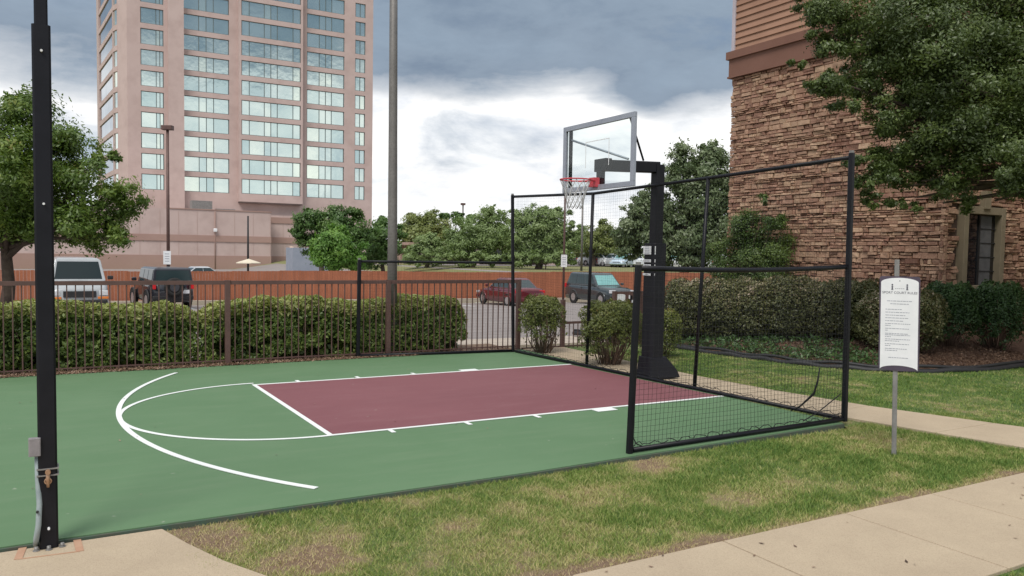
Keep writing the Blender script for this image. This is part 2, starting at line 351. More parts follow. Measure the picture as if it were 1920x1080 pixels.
DRYSPOTS = [(onZ(*q), r, a) for q, r, a in [((430, 1010), .30, .7), ((520, 1060), .35, .7), ((620, 1040), .2, .55), ((620, 985), .25, .5), ((880, 1000), .55, .35), ((1000, 1050), .5, .45), ((1215, 862), .28, .9), ((1690, 887), .16, .85), ((1130, 905), .3, .5), ((1390, 925), .3, .4), ((1500, 900), .25, .35), ((340, 990), .4, .9), ((760, 930), .3, .4), ((1650, 820), .4, .35)]]
def dryf(x, y):
    n = fbm(x, y, 1.7, 3, 5); d = .12+sst(.40, .75, n)*.36+sst(.45, .75, fbm(x, y, 7., 5, 3))*.30
    for c, r, a in DRYSPOTS: d = d+.72*a*np.exp(-(((x-c[0])**2+(y-c[1])**2)/r**2)*(1.+.8*(fbm(x, y, 5., 9, 3)-.5)))
    d = d+.75*sst(.22, .0, np.abs(y+5.98))*(y < -5.5)*(x < .2)*(.5+fbm(x, y, 4., 8))     # worn strip along the pavement
    d = d+.45*sst(.45, 0, np.abs(x-(2.4+.0*y)))*(y < -.6)*(y > -6)*fbm(x, y, 3., 6)
    return np.clip(d-.13*sst(-4.5, -1.5, x), 0, 1)
def grassmat():
    m, t, b, o, pos = newmat('lawn_ground'); d = t.add('ShaderNodeAttribute', attribute_name='dry').outputs['Fac']
    f = t.math('ADD', d, t.math('MULTIPLY', t.math('SUBTRACT', t.noise(pos, 35, 5, .7), .5), .7))
    c = t.ramp(f, [(0., (.075, .135, .030)), (.35, (.13, .17, .05)), (.6, (.235, .205, .095)), (.85, (.25, .18, .11)), (1., (.22, .145, .095))])
    t.l.new(c, b.inputs['Base Color']); b.inputs['Roughness'].default_value = .95
    bn = t.add('ShaderNodeBump', inp={'Strength': 1., 'Distance': .02, 'Height': t.noise(pos, 60, 6, .7)}); t.l.new(bn.outputs[0], b.inputs['Normal']); return m
M['lawn'] = grassmat()
xs = np.unique(np.concatenate([np.linspace(-900, -60, 12), np.arange(-60, -12, 3.), np.arange(-12, 26, .5), np.arange(26, 80, 4.), np.linspace(80, 1400, 16)]))
ys = np.unique(np.concatenate([np.linspace(-300, -20, 8), np.arange(-20, 12, .5), np.arange(12, 60, 1.), np.linspace(60, 1800, 25)]))
struct(grid('ground', xs, ys, lambda x, y: gz(x, y)-.03, M['lawn'], dry=lambda x, y: np.full(np.shape(x), .5)))
inlawn = lambda x, y: ((y < -3.93) & (y > -6.0) & (x > -7.4+.25*np.abs(y+4)) & (x < 2)) | ((x > 1.2) & (x < 4.6) & (y > -8) & (y < 4.5)) | ((y < -7.15) & (x > -4))| ((x >= 4.6) & (x < 12) & (y < -1.0) & (y > -8)) | ((x > .1) & (x < 1.4) & (y > -6) & (y < 4.4))
struct(grid('lawn', np.arange(-7.6, 12.2, .08), np.arange(-9.4, 4.6, .08), lambda x, y: -.045+.02*(fbm(x, y, 1.5, 2)-.5), M['lawn'], dry=dryf, mask=inlawn))

# court slab, paint and lines
NEAR, FAR, BX = -3.95, 3.88, .18
NE = [(-13, -3.97), (-8., -3.95), (-4.3, -3.97), (-3.1, -3.93), (.05, -3.83)]
m = MB(); m.prism(NE+[(BX, FAR), (-13, FAR)], -.09, 0.)
o = m.build('court_slab', M['green']); struct(o)
m = MB(); m.prism([(x, y-.022) for x, y in NE]+[(x, y-.001) for x, y in NE[::-1]], -.09, -.008); struct(m.build('court_slab_edge', M['edge']))
kc = [onZ(478, 724), onZ(622, 816), onZ(1353, 744), onZ(1066, 686)]
L, W = 5.52, 1.87
kf = [np.array([-L, W]), np.array([-L, -W]), np.array([.02, -W]), np.array([.02, W])]
key = [((a[:2]*.65+b*.35)) for a, b in zip(kc, kf)]
m = MB(); m.prism([tuple(q) for q in key], .001, .004); struct(m.build('court_key_paint', M['maroon']))
LW = .05
m = MB(); z0, z1 = .004, .008
def seg(a, b, wd, ext=0., zz=z1):
    a = np.array(a[:2], float); b = np.array(b[:2], float); d = (b-a)/np.linalg.norm(b-a); n = np.array([-d[1], d[0]])*wd/2
    a = a-d*ext; b = b+d*ext; m.prism([tuple(a-n), tuple(b-n), tuple(b+n), tuple(a+n)], z0, zz)
seg(key[0], key[3], LW, LW/2, z1); seg(key[1], key[2], LW, LW/2, z1+.0005); seg(key[0], key[1], LW*1.1, 0, z1+.001)
for e0, e1, sgn in ((key[0], key[3], 1), (key[1], key[2], -1)):
    d = (e1-e0)/np.linalg.norm(e1-e0); n = np.array([0, sgn*1.])
    for t_ in (.62, 1.53, 2.44):
        c = e0+d*(t_+.02); a = c+n*(LW/2); seg(a, a+n*.13, .05, 0, z1-.0005)
    c = e0+d*3.44+n*LW/2; m.prism([tuple(c-d*.15), tuple(c+d*.15), tuple(c+d*.15+n*.14), tuple(c-d*.15+n*.14)], z0, z1-.0005)
def arc(cx, r, a0, a1, wd, zz, n=70):
    for i in range(n):
        t0 = R(a0+(a1-a0)*i/n); t1 = R(a0+(a1-a0)*(i+1)/n)
        q = lambda rr, t: (cx+rr*math.cos(t), rr*math.sin(t))
        m.prism([q(r-wd/2, t0), q(r+wd/2, t0), q(r+wd/2, t1), q(r-wd/2, t1)], z0, zz)
fcx = float((key[0][0]+key[1][0])/2)
arc(fcx, 1.84, 90, 270, LW, z1-.0008)
pend = onZ(592, 917); pfar = onZ(345, 700); rcx = fcx+4.19
arc(rcx, 6.03, math.degrees(math.atan2(pfar[1], pfar[0]-rcx)), 360+math.degrees(math.atan2(pend[1], pend[0]-rcx)), .056, z1+.0015, 110)
struct(m.build('court_lines', M['line']))

# pavements
PADC = [(-7.33, -3.99), (-7.22, -4.35), (-7.06, -4.78), (-6.84, -5.22), (-6.5, -5.6), (-6.05, -5.86), (-5.6, -5.97)]
m = MB()
m.prism([(-13, -3.99)]+PADC+[(-5.6, -7.25), (-13, -7.25)], -.12, -.02)
jx = [onZ(*q)[0] for q in ((1062, 1066), (1360, 1010), (1600, 962), (1780, 930))]
xsj = [-5.6]+[float(q) for q in jx]+[.8, 1.9, 3.1, 4.4, 5.8]
for a, b in zip(xsj[:-1], xsj[1:]): m.prism([(a+.006, -7.22), (b-.006, -7.22), (b-.006, -6.0), (a+.006, -6.0)], -.12, -.02)
struct(m.build('sidewalk', M['conc'], bevel=.006))
m = MB(); m.prism([(-5.61, -7.21), (5.7, -7.21), (5.7, -6.01), (-5.61, -6.01)], -.12, -.032); struct(m.build('sidewalk_joints', M['joint_d']))
m = MB()      # second path behind the baseline, toward the gate
cl_ = [(.78, 4.3), (.72, 1.5), (.68, -.3), (.74, -1.8), (.88, -3.2), (1.22, -4.6), (1.62, -6.0)]
wd_ = [.50, .45, .42, .44, .50, .58, .68]
for (a, wa), (b, wb) in zip(zip(cl_[:-1], wd_[:-1]), zip(cl_[1:], wd_[1:])):
    a = np.array(a); b = np.array(b); k = np.linalg.norm(b-a); m.prism([(b[0]-wb, b[1]+.006), (b[0]+wb, b[1]+.006), (a[0]+wa, a[1]-.006), (a[0]-wa, a[1]-.006)], -.12, -.012)
struct(m.build('path', M['conc'], bevel=.006))
m = MB()
for a, b, wd in (((-8.33, -4.02), (-8.43, -4.27), .05), ((-7.87, -3.995), (-7.80, -4.19), .05), ((-8.43, -4.27), (-7.80, -4.19), .016)): pass
tl = [onZ(45, 1022, -.02), onZ(34, 1049, -.02), onZ(150, 1034, -.02), onZ(143, 1006, -.02)]
z0 = -.0195
seg(tl[0], tl[1], .045, 0, -.016); seg(tl[3], tl[2], .045, 0, -.016); seg(tl[1], tl[2], .012, 0, -.0165)
struct(m.build('pad_joint', M['joint']))
z0 = .004

# parking lot and its kerbs, walkway beyond the fence
struct(grid('parking_lot', np.arange(-45, 61, 2.), np.arange(6.6, 33.0, 1.1), lambda x, y: lotz(x, y), M['asph']))
m = MB(); m.prism([(-45, 5.2), (5.5, 5.2), (5.5, 6.6), (-45, 6.6)], -.5, lambda x, y: float(lotz(x, 6.6))+.10); struct(m.build('lot_walkway', M['conc2']))
m = MB(); m.prism([(-45, 32.7), (60, 32.7), (60, 33.1), (-45, 33.1)], -1.8, lambda x, y: float(lotz(x, 32.7))+.14); struct(m.build('kerb', M['conc2']))
m = MB(); m.prism([(-13, FAR+.002), (.1, FAR+.002), (.1, 5.19), (-13, 5.19)], -.12, -.012); struct(m.build('planting_strip', M['dirt']))
m = MB()
for x in np.arange(-11, 28, 2.75):
    q = float(x); m.prism([(q-.05, 27.3), (q+.05, 27.3), (q+.05, 32.6), (q-.05, 32.6)], lambda x, y: float(lotz(x, y))-.05, lambda x, y: float(lotz(x, y))+.004)
struct(m.build('parking_bay_lines', M['line']))

struct(grid('far_car_park', np.array([-160., -80, -20, 14, 24]), np.arange(34.5, 112, 3.), lambda x, y: gz(x, y)+.0, M['asph']))
struct(grid('upper_car_park', np.array([26.2, 40, 60, 90, 130]), np.arange(66., 150, 6.), lambda x, y: gz(x, y)+.02, M['asph']))
# planted bed with its black edging
def inbed(x, y): return (bedz(x, y) > .004) & ((y < 3.95) | ((x > 5.5) & (y < 7.6)))
struct(grid('mulch_bed', np.arange(3.1, 20, .12), np.arange(-2.1, 12, .12), lambda x, y: bedz(x, y)-.035+.05*(fbm(x, y, 6., 4)-.5)*sst(0, .1, bedz(x, y)), M['mulch'], mask=inbed))
m = MB(); pts = []
ep = [Vector((a, b, 0)) for a, b in EDG]
for i in range(len(ep)-1):
    for k in range(8):
        t_ = k/8; p0 = ep[max(i-1, 0)]; p1 = ep[i]; p2 = ep[i+1]; p3 = ep[min(i+2, len(ep)-1)]
        pts.append(.5*((2*p1)+(-p0+p2)*t_+(2*p0-5*p1+4*p2-p3)*t_*t_+(-p0+3*p1-3*p2+p3)*t_**3))
m.tube([(p.x, p.y, -.02+.015*math.sin(i*1.1)) for i, p in enumerate(pts)], .055, 8)
m.tube([(p.x+.02, p.y+.02, .05+.02*math.sin(i*.7)) for i, p in enumerate(pts)], .03, 8)
tag(m.build('lawn_edging', M['blackplastic']), 'black rolled edging strip curving between lawn and mulch bed', 'edging')

# ------------------------------------------------------------------ foliage helpers
def leafcloud(C, N, s, flat=.0, k=.42):
    """C centres (n,3), N preferred normals; diamonds"""
    n = len(C); nr = N+RNG.normal(size=(n, 3))*.75; nr /= np.linalg.norm(nr, axis=1)[:, None]+1e-9
    t = np.cross(nr, RNG.normal(size=(n, 3))); t /= np.linalg.norm(t, axis=1)[:, None]+1e-9; b = np.cross(nr, t)
    sz = (s*RNG.uniform(.6, 1.3, n))[:, None]
    V = np.stack([C-t*sz, C+b*sz*k-nr*sz*.12, C+t*sz, C-b*sz*k-nr*sz*.12], 1).reshape(-1, 3)
    return V, np.arange(4*n).reshape(-1, 4)
def clumps(blobs, total, leaf, dens=9, cr=.3, up=.35, core=.5):
    """blobs: (centre, (rx,ry,rz)). Leaves gather in clumps on and inside each blob"""
    vol = np.array([b[1][0]*b[1][1]+b[1][0]*b[1][2] for b in blobs]); vol = vol/vol.sum(); Cs = []; Ns = []; Rs = []
    for (c, r), f in zip(blobs, vol):
        r = np.array(r); n = int(total*f); K = max(5, int(dens*(r.mean()/.8)**1.6)); 
        d = RNG.normal(size=(K, 3)); d /= np.linalg.norm(d, axis=1)[:, None]; rad = RNG.uniform(core, 1.04, K)[:, None]
        cc = np.array(c)+d*rad*r; cs = RNG.uniform(.65, 1.35, K)*cr*r.mean(); w_ = cs**2; idx = RNG.choice(K, n, p=w_/w_.sum())
        off = RNG.normal(size=(n, 3))*.5; off[:, 2] *= .7
        Cs.append(cc[idx]+off*cs[idx][:, None]); q = d[idx]+off*.9; q[:, 2] += up; Ns.append(q)
        Rs.append(np.clip(RNG.random(K)[idx]*.5+RNG.random(n)*.5+off[:, 2]*.12, 0, 1))
    C = np.concatenate(Cs); V, Q = leafcloud(C, np.concatenate(Ns), leaf); return V, Q, np.concatenate(Rs)
def limbs(base, blobs, r0, fork=None, zf=.45, reach=1., ext=3):
    m = MB(); b = Vector(base); cs = [Vector([float(x) for x in c]) for c, r in blobs]; top = Vector(fork) if fork is not None else Vector((b.x, b.y, b.z+(max(c.z for c in cs)-b.z)*zf))
    mid = b.lerp(top, .5)+Vector((r0*.6, -r0*.5, 0)); m.tube([b-Vector((0, 0, .2)), b+Vector((0, 0, .05)), mid, top], [r0*1.45, r0*1.15, r0*.9, r0*.72], 10)
    for c in cs:
        c = top.lerp(c, reach); k = top.lerp(c, .5)+Vector((random.uniform(-.2, .2), random.uniform(-.2, .2), random.uniform(.0, .3)))*(c-top).length*.3
        st = top.lerp(mid, random.uniform(0, .4)); m.tube([st, st.lerp(k, .5), k, c], [r0*.5, r0*.38, r0*.26, r0*.08], 6)
        for _ in range(ext):
            e = c+Vector((random.uniform(-1, 1), random.uniform(-1, 1), random.uniform(-.4, .8)))*.5*(c-top).length*.38; m.tube([k, k.lerp(e, .5)+Vector((0, 0, .05)), e], [r0*.16, r0*.1, r0*.03], 5)
    return m
def tree(name, label, cat, base, blobs, n, leaf, mat, r0, group=None, fork=None, dens=9, cr=.3, zf=.45, core=.5, reach=.9, ext=2):
    t = thing(name, label, cat, base, group=group); limbs(base, blobs, r0, fork, zf, reach, ext).build('trunk', M['bark'], t)
    V, Q, rr = clumps(blobs, n, leaf, dens, cr, core=core); fast('crown', V, Q, rr, mat, t)
    return t
def PB(px, py, d, rpx, sy=1., sd=1.):
    r = rpx*d/FPX; return (P(px, py, d), (r, r*sd, r*sy))

LM = {}
LM['left'] = leafmat('crape_leaf', [(0., (.035, .072, .014)), (.45, (.10, .17, .026)), (.8, (.19, .26, .05)), (.93, (.27, .22, .07)), (1., (.34, .13, .07))], .32)
LM['oak'] = leafmat('dark_oak_leaf', [(0., (.032, .050, .016)), (.5, (.082, .120, .034)), (.85, (.155, .205, .058)), (1., (.24, .29, .09))], .25)
LM['mid'] = leafmat('bright_green_leaf', [(0., (.05, .12, .02)), (.5, (.13, .27, .045)), (1., (.26, .40, .09))], .3, .4)
LM['middark'] = leafmat('deep_green_leaf', [(0., (.035, .085, .02)), (.5, (.085, .165, .038)), (1., (.17, .26, .075))], .25, .4)
LM['sage'] = leafmat('sage_leaf', [(0., (.13, .19, .065)), (.5, (.205, .285, .105)), (1., (.33, .41, .18))], .25, .3)
LM['olive'] = leafmat('olive_leaf', [(0., (.12, .16, .045)), (.5, (.195, .235, .07)), (1., (.30, .32, .12))], .25, .3)
LM['poplar'] = leafmat('poplar_leaf', [(0., (.045, .075, .032)), (.5, (.11, .155, .065)), (.85, (.25, .30, .17)), (1., (.62, .66, .52))], .25, .5)
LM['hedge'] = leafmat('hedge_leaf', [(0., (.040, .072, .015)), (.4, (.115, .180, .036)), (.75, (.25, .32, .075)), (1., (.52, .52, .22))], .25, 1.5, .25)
LM['hedge2'] = leafmat('dark_hedge_leaf', [(0., (.035, .042, .018)), (.4, (.085, .098, .035)), (.72, (.155, .155, .06)), (.88, (.34, .27, .18)), (1., (.62, .50, .42))], .2, 1.5, .3)
LM['bush'] = leafmat('bush_leaf', [(0., (.05, .065, .014)), (.5, (.135, .165, .036)), (.85, (.235, .25, .07)), (1., (.34, .20, .09))], .25, 1.8, .4)
LM['cover'] = leafmat('ground_cover_leaf', [(0., (0.024, 0.050, 0.017)), (.6, (0.060, 0.120, 0.036)), (1., (0.120, 0.204, 0.060))], .2, 2.)
LM['climb'] = leafmat('climber_leaf', [(0., (.03, .06, .016)), (.5, (.085, .14, .035)), (.9, (.17, .23, .06)), (1., (.26, .2, .1))], .25, 1.8, .4)
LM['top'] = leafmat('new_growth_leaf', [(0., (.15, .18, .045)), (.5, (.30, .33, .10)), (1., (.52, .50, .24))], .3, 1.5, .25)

# ------------------------------------------------------------------ the fenced court: net enclosure
def post_pts(b, t, plane=None, z0=0.):
    a = onZ(*b, z0); e = a.copy()
    if plane == 'y': e = onY(*t, a[1])
    elif plane == 'x': e = onX(*t, a[0])
    return Vector(a), Vector(e)
ne = thing('net_enclosure', 'black framed practice netting standing round the hoop end of the court', 'net barrier', (0, 0, 0))
A0, A1 = post_pts((1180, 850), (1197, 497), 'y')
C0, C1 = post_pts((1583, 790), (1597, 287), 'x')
D0, D1 = post_pts((962, 660), (961, 366), 'x')
E0, E1 = post_pts((671, 670), (674, 487), 'y')
for a, b, w_ in ((A0, A1, .058), (C0, C1, .06), (D0, D1, .056), (E0, E1, .062)):
    m = MB(); m.bar(a+Vector((0, 0, .001)), b, w_, w_, bev=.01); m.build('post', M['black'], ne)
    m = MB(); m.bar(b+Vector((0, 0, .001)), b+Vector((0, 0, .03)), w_*.8, w_*.8, bev=.01); m.build('post_cap', M['galv'], ne)
def lerp(a, b, t): return a.lerp(b, t)
Kt = D1.lerp(C1, 0.); back = []
for (b, t_) in (((1100, 686), (1112, 363)), ((1302, 730), (1328, 334))):
    pb = Vector(onX(*b, .10)); pt = Vector(onX(*t_, .10)); back.append((pb, pt))
    m = MB(); m.tube([(pb.x, pb.y, .002), pt], .028, 10); m.build('post', M['black'], ne)
zsag = -.05
# rails
m = MB(); tr = [D1+Vector((0, 0, -.03)), back[0][1], back[1][1], C1+Vector((0, 0, -.05))]; m.tube(tr, .026, 10); m.build('top_rail', M['black'], ne)
m = MB(); q = [lerp(A1, Vector(onX(1590, 500, C0.x)), t)+Vector((0, 0, -.03*math.sin(math.pi*t)-.03*(1-t))) for t in np.linspace(0, 1, 9)]; m.tube(q, .027, 10); m.build('side_rail', M['black'], ne); SR = q
m = MB(); q2 = [lerp(E1, Vector(onX(960, 490, D0.x)), t)+Vector((0, 0, -.03)) for t in np.linspace(0, 1, 5)]; m.tube(q2, .022, 8); m.build('side_rail', M['black'], ne); SR2 = q2
for a, b in ((A0, C0), (D0, C0), (E0, D0)):
    m = MB(); m.tube([lerp(a, b, t)+Vector((0, 0, .03)) for t in (.012, .5, .99)], .026, 8); m.build('bottom_rail', M['black'], ne)
def netpanel(a, b, za, zb, step, r, name='net', slack=.012):
    """a,b ground ends; za,zb(t) -> heights of lower and upper edge"""
    m = MB(); Lh = (b-a).length; n = int(Lh/step); d = (b-a); seg_ = 5; ph = random.random()*6
    off = d.cross(Vector((0, 0, 1))).normalized()
    def pt(t, v):
        lo, hi = za(t), zb(t); z = lo+(hi-lo)*v; w_ = slack*math.sin(3.1*v+ph)*math.sin(t*9+ph)*3
        return a+d*t+off*w_+Vector((0, 0, z-a.z))
    for i in range(n+1):
        t = (i+.0)/n; m.tube([pt(t+.0008*math.sin(i*2.1), v) for v in np.linspace(0, 1, seg_)], r, 3, cap=False, smooth=False)
    H = zb(.5)-za(.5); k = int(H/step)
    for j in range(1, k+1):
        v = j/(k+.3); m.tube([pt(t, v+.004*math.sin(t*14+j)) for t in np.linspace(0, 1, max(6, n//6))], r, 3, cap=False, smooth=False)
    return m
zr = lambda arr: (lambda t: np.interp(t, np.linspace(0, 1, len(arr)), [p.z for p in arr]))
netpanel(A0, C0, lambda t: .04, lambda t: float(zr(SR)(t)), .052, .0015).build('net', M['cord'], ne)
netpanel(D0, C0, lambda t: .04, lambda t: float(np.interp(t, [0, .19, .63, 1], [D1.z, back[0][1].z, back[1][1].z, C1.z])), .052, .0009).build('net', M['cord'], ne)
netpanel(E0, D0, lambda t: .04, lambda t: float(zr(SR2)(t)), .052, .0008).build('net', M['cord'], ne)
# scalloped lashing along the lower rails and corner ties
m = MB()
for a, b in ((A0, C0), (D0, C0)):
    pts = []; n = int((b-a).length/.035)
    for i in range(n): t = (i+.5)/n; pts.append(lerp(a, b, t)+Vector((random.uniform(-.02, .02), random.uniform(-.02, .02), .045+.035*abs(math.sin(i*.55))+random.uniform(0, .02))))
    m.tube(pts, .0045, 4)
m.tube([A0+Vector((.05, .02, .16)), A0+Vector((.1, .02, .08)), A0+Vector((.16, 0, .05))], .006, 5)
c_ = C0; m.tube([c_+Vector((-.6, .1, .04)), c_+Vector((-.35, .1, .12)), c_+Vector((-.02, .05, .32))], .007, 5)
m.build('lashing_rope', M['cord'], ne)
m = MB(); m.tube([onX(1537, 690, .12), onX(1533, 715, .1), onX(1526, 738, .1), onX(1500, 762, .1), onX(1480, 772, .1)], [.008, .012, .016, .011, .006], 6); m.build('loose_rope', M['cord'], ne)

# ------------------------------------------------------------------ hoop
XB, ZB, HB, YW = -.841, 2.92, 1.05, .915
px0 = Vector(onZ(1229, 697)); px0 = Vector((.22, -.13, 0))
hp = thing('basketball_hoop', 'basketball hoop with clear board on padded black pole at the baseline', 'basketball hoop', (px0.x, px0.y, 0))
PX, PY = px0.x, px0.y
m = MB(); m.bar((PX, PY, .05), (PX+.02, PY, 3.36), .16, .16, up=(1, 0, 0), bev=.012); m.build('pole', M['black'], hp)
m = MB(); m.bar((PX-.01, PY, .22), (PX+.005, PY, 2.13), .28, .26, up=(1, 0, 0), bev=.03); pd = m.build('pole_pad', M['pad'], hp, bevel=.006)
for zz in (.75, 1.3, 1.8): m = MB(); m.box((PX, PY, zz), (.285, .265, .006)); m.build('pad_seam', M['cord'], pd)
for zz, h in ((2.02, .13), (1.855, .045), (1.775, .05), (1.64, .035)):
    for sd in (0, 1):
        m = MB(); (m.box((PX-.150, PY+.01, zz), (.004, .19, h)) if sd == 0 else m.box((PX-.03, PY-.134, zz), (.17, .004, h))); st = m.build('warning_sticker', M['white'], pd)
        m = MB(); nl = max(1, int(h/.022))
        for k in range(nl):
            zk = zz-h/2+h*(k+.5)/nl; l_ = random.uniform(.09, .13); (m.box((PX-.1525, PY+.01, zk), (.002, l_, .008)) if sd == 0 else m.box((PX-.03, PY-.1365, zk), (l_, .002, .008)))
        m.build('sticker_print', M['ink2'], st)
m = MB()   # flared ground shroud of the pad
r0 = [(-.16, -.15), (.16, -.15), (.16, .15), (-.16, .15)]; r1 = [(-.17, -.17), (.34, -.20), (.34, .20), (-.17, .17)]; r2 = [(-.19, -.19), (.40, -.22), (.40, .22), (-.19, .19)]
vs = [(PX+x, PY+y, .34) for x, y in r0]+[(PX+x, PY+y, .14) for x, y in r1]+[(PX+x, PY+y, .01) for x, y in r2]
m.add(vs, [(0, 1, 5, 4), (1, 2, 6, 5), (2, 3, 7, 6), (3, 0, 4, 7), (4, 5, 9, 8), (5, 6, 10, 9), (6, 7, 11, 10), (7, 4, 8, 11), (3, 2, 1, 0), (8, 9, 10, 11)]); m.build('base_shroud', M['pad'], hp, bevel=.012)
m = MB(); m.bar((PX+.02, PY, 3.32), (XB+.20, .0, 3.30), .14, .17, bev=.012); m.build('arm', M['black'], hp)
m = MB(); m.box((XB+.11, 0, 3.30), (.12, .30, .19)); m.box((XB+.07, 0, 3.09), (.07, .14, .23)); m.build('board_mount', M['black'], hp, bevel=.008)
m = MB(); m.tube([(PX-.35, -.22, 3.40), (XB+.05, -.72, 3.92)], .016, 8); m.build('brace', M['black'], hp)
m = MB(); m.tube([onX(1072, 263, XB+.05), onX(1178, 298, XB+.05)], .017, 8); m.build('brace', M['bframe'], hp)
bb = thing('backboard', None, None); bb.parent = hp; bb.location = (XB-PX, -PY, ZB+HB/2); bb.matrix_basis = Matrix.Translation(bb.location)
BBW = Matrix.Translation((XB, 0, ZB+HB/2))
def blocal(m_, name, mat, **k): return m_.build(name, mat, bb, local=True, **k)
m = MB(); fw = .075
m.box((0, 0, HB/2-fw/2), (.05, 2*YW, fw)); m.box((0, 0, -HB/2+fw/2), (.05, 2*YW, fw))
m.box((0, YW-fw/2, 0), (.05, fw, HB-2*fw)); m.box((0, -YW+fw/2, 0), (.05, fw, HB-2*fw)); blocal(m, 'board_frame', M['bframe'], bevel=.004)
m = MB(); m.box((.045, YW-.12, 0), (.04, .05, HB-.12)); blocal(m, 'rear_strut', M['black'])
gm = bpy.data.materials.new('clear_board_glass'); gm.use_nodes = True; t = NT(gm.node_tree); t.n.clear()
fr = t.add('ShaderNodeFresnel', inp={0: 1.45}); tb = t.add('ShaderNodeBsdfTransparent', inp={0: (.93, .96, .955, 1)}); gb = t.add('ShaderNodeBsdfGlossy', inp={0: (.9, .95, .97, 1), 1: .04})
mx = t.add('ShaderNodeMixShader', inp={0: t.math('MULTIPLY', fr.outputs[0], t.math('SUBTRACT', 1., t.add('ShaderNodeNewGeometry').outputs['Backfacing'])), 1: tb.outputs[0], 2: gb.outputs[0]}); t.add('ShaderNodeOutputMaterial', inp={0: mx.outputs[0]})
m = MB(); m.box((.002, 0, 0), (.01, 2*(YW-fw)+.01, HB-2*fw+.01)); blocal(m, 'glass_pane', gm)
m = MB(); zt = -.18
for c, d in (((-.006, 0, zt+.40), (.002, .61, .014)), ((-.006, .3, zt+.2), (.002, .014, .39)), ((-.006, -.3, zt+.2), (.002, .014, .39))): m.box(c, d)
blocal(m, 'target_square', M['white'])
RC = Vector((-1.23, 0, 3.05))
m = MB(); m.ring(RC, .229, .011, n=40); m.box((XB-.05, 0, 3.03), (.10, .14, .14)); m.bar((XB-.08, .06, 3.045), (RC.x+.16, .15, 3.045), .03, .02); m.bar((XB-.08, -.06, 3.045), (RC.x+.16, -.15, 3.045), .03, .02)
rim = m.build('rim', M['rim'], hp)
m = MB(); n = 12; lv = [(0, .225), (.10, .19), (.20, .155), (.29, .135), (.36, .125), (.42, .12)]
for i in range(n):
    for sg in (1, -1):
        m.tube([(RC.x+r*math.cos(2*math.pi*(i+sg*.5*k)/n), r*math.sin(2*math.pi*(i+sg*.5*k)/n), RC.z-.01-h) for k, (h, r) in enumerate(lv)], .0045, 5)
m.build('hoop_net', M['netw'], rim)

# ------------------------------------------------------------------ near black post with conduit
b = Vector(onZ(92, 1024, -.02)); tp = P(76, 0, 1); dep = float((np.array(b)-CAM) @ FW)
def onpost(py, px=None): t_ = (1024-py)/1024; return Vector(P(92+(76-92)*t_ if px is None else px, py, dep))
bp = thing('net_post', 'tall black square post bolted to the concrete pad at court corner', 'post', b)
rt2 = Vector((RT[0], RT[1], 0)).normalized()
top_ = onpost(-420); s0 = onpost(50); vr = Vector((b.x-CAM[0], b.y-CAM[1], 0)).normalized()
m = MB(); m.bar(b, s0, .108, .108, up=(0, 1, 0), bev=.012); m.build('lower_sleeve', M['black'], bp)
m = MB(); m.bar(s0, top_, .078, .078, up=(0, 1, 0), bev=.01); m.build('upper_tube', M['black'], bp)
fwd2 = vr
for py in (99, 383, 985): m = MB(); m.disc(onpost(py)-fwd2*.066, fwd2, .0075, .03, 10); m.build('bolt', M['white'], bp)
cp = onpost(880); m = MB(); m.bar(cp+Vector((0, 0, .012)), cp+Vector((0, 0, .02)), .124, .124, up=(0, 1, 0)); m.bar(cp+Vector((0, 0, -.03)), cp+Vector((0, 0, -.022)), .124, .124, up=(0, 1, 0)); m.build('hose_clamp', M['galv'], bp)
m = MB(); q = cp-fwd2*.072; m.tube([q+Vector((0, 0, .015)), q+Vector((0, 0, -.05)), q+Vector((0, 0, -.10))], [.010, .013, .009], 10); m.ring(q+Vector((0, 0, -.06)), .018, .005, axis=fwd2, n=16, m=6); m.disc(q+Vector((0, 0, .0)), fwd2, .016, .03, 10); m.build('cable_gland', M['brass'], bp)
m = MB()
for dx, dy in ((.075, -.05), (-.07, -.06), (.0, -.075), (.02, .075)): 
    m = MB(); m.disc((b.x+dx, b.y+dy, b.z+.012), (0, 0, 1), .012, .03, 8); m.disc((b.x+dx, b.y+dy, b.z+.003), (0, 0, 1), .02, .006, 10); m.build('anchor_bolt', M['galv'], bp)
bx = Vector(P(65, 838, dep*.985)); m = MB(); m.bar(bx+Vector((0, 0, -.058)), bx+Vector((0, 0, .058)), .068, .05, up=(0, 1, 0), bev=.005); m.build('junction_box', M['boxgrey'], bp, bevel=.003)
cpts = [Vector(P(70, 855, dep*.99)), Vector(P(71, 900, dep*.99)), Vector(P(74, 945, dep*.985)), Vector(P(72, 985, dep*.98)), Vector(P(68, 1010, dep*.98))]; e = Vector(onZ(67, 1024, -.02)); 
m = MB(); m.tube(cpts+[e], .0165, 10); m.build('conduit', M['conduit'], bp)
m = MB(); m.disc(Vector(P(70, 959, dep*.98))-fwd2*.012, fwd2, .008, .02, 8); m.build('conduit_strap', M['blackplastic'], bp)

# galvanised lamp post behind the iron fence
b = Vector(onY(735, 655, 4.35)); b.z = -.02; t_ = Vector(onY(738, 0, 4.35))
lp = thing('lamp_post', 'tall weathered grey steel pole rising from the hedge behind the court', 'lamp post', b)
dv = (t_-b); m = MB(); m.tube([b+dv*k for k in (0, .4, .8, 1.25)], [.098, .088, .078, .068], 16); m.build('pole', M['galv2'], lp)
e = b+dv*1.25; m = MB(); m.bar(e, e+Vector((-.6, -.5, .1)), .06, .06); m.build('arm', M['galv2'], lp)
m = MB(); m.box(e+Vector((-.85, -.7, .12)), (.6, .35, .14), R(40)); m.build('lamp_head', M['galv2'], lp, bevel=.02)
m = MB(); m.tube([b, b+Vector((0, 0, .03))], .16, 16); m.build('base_plate', M['galv2'], lp)

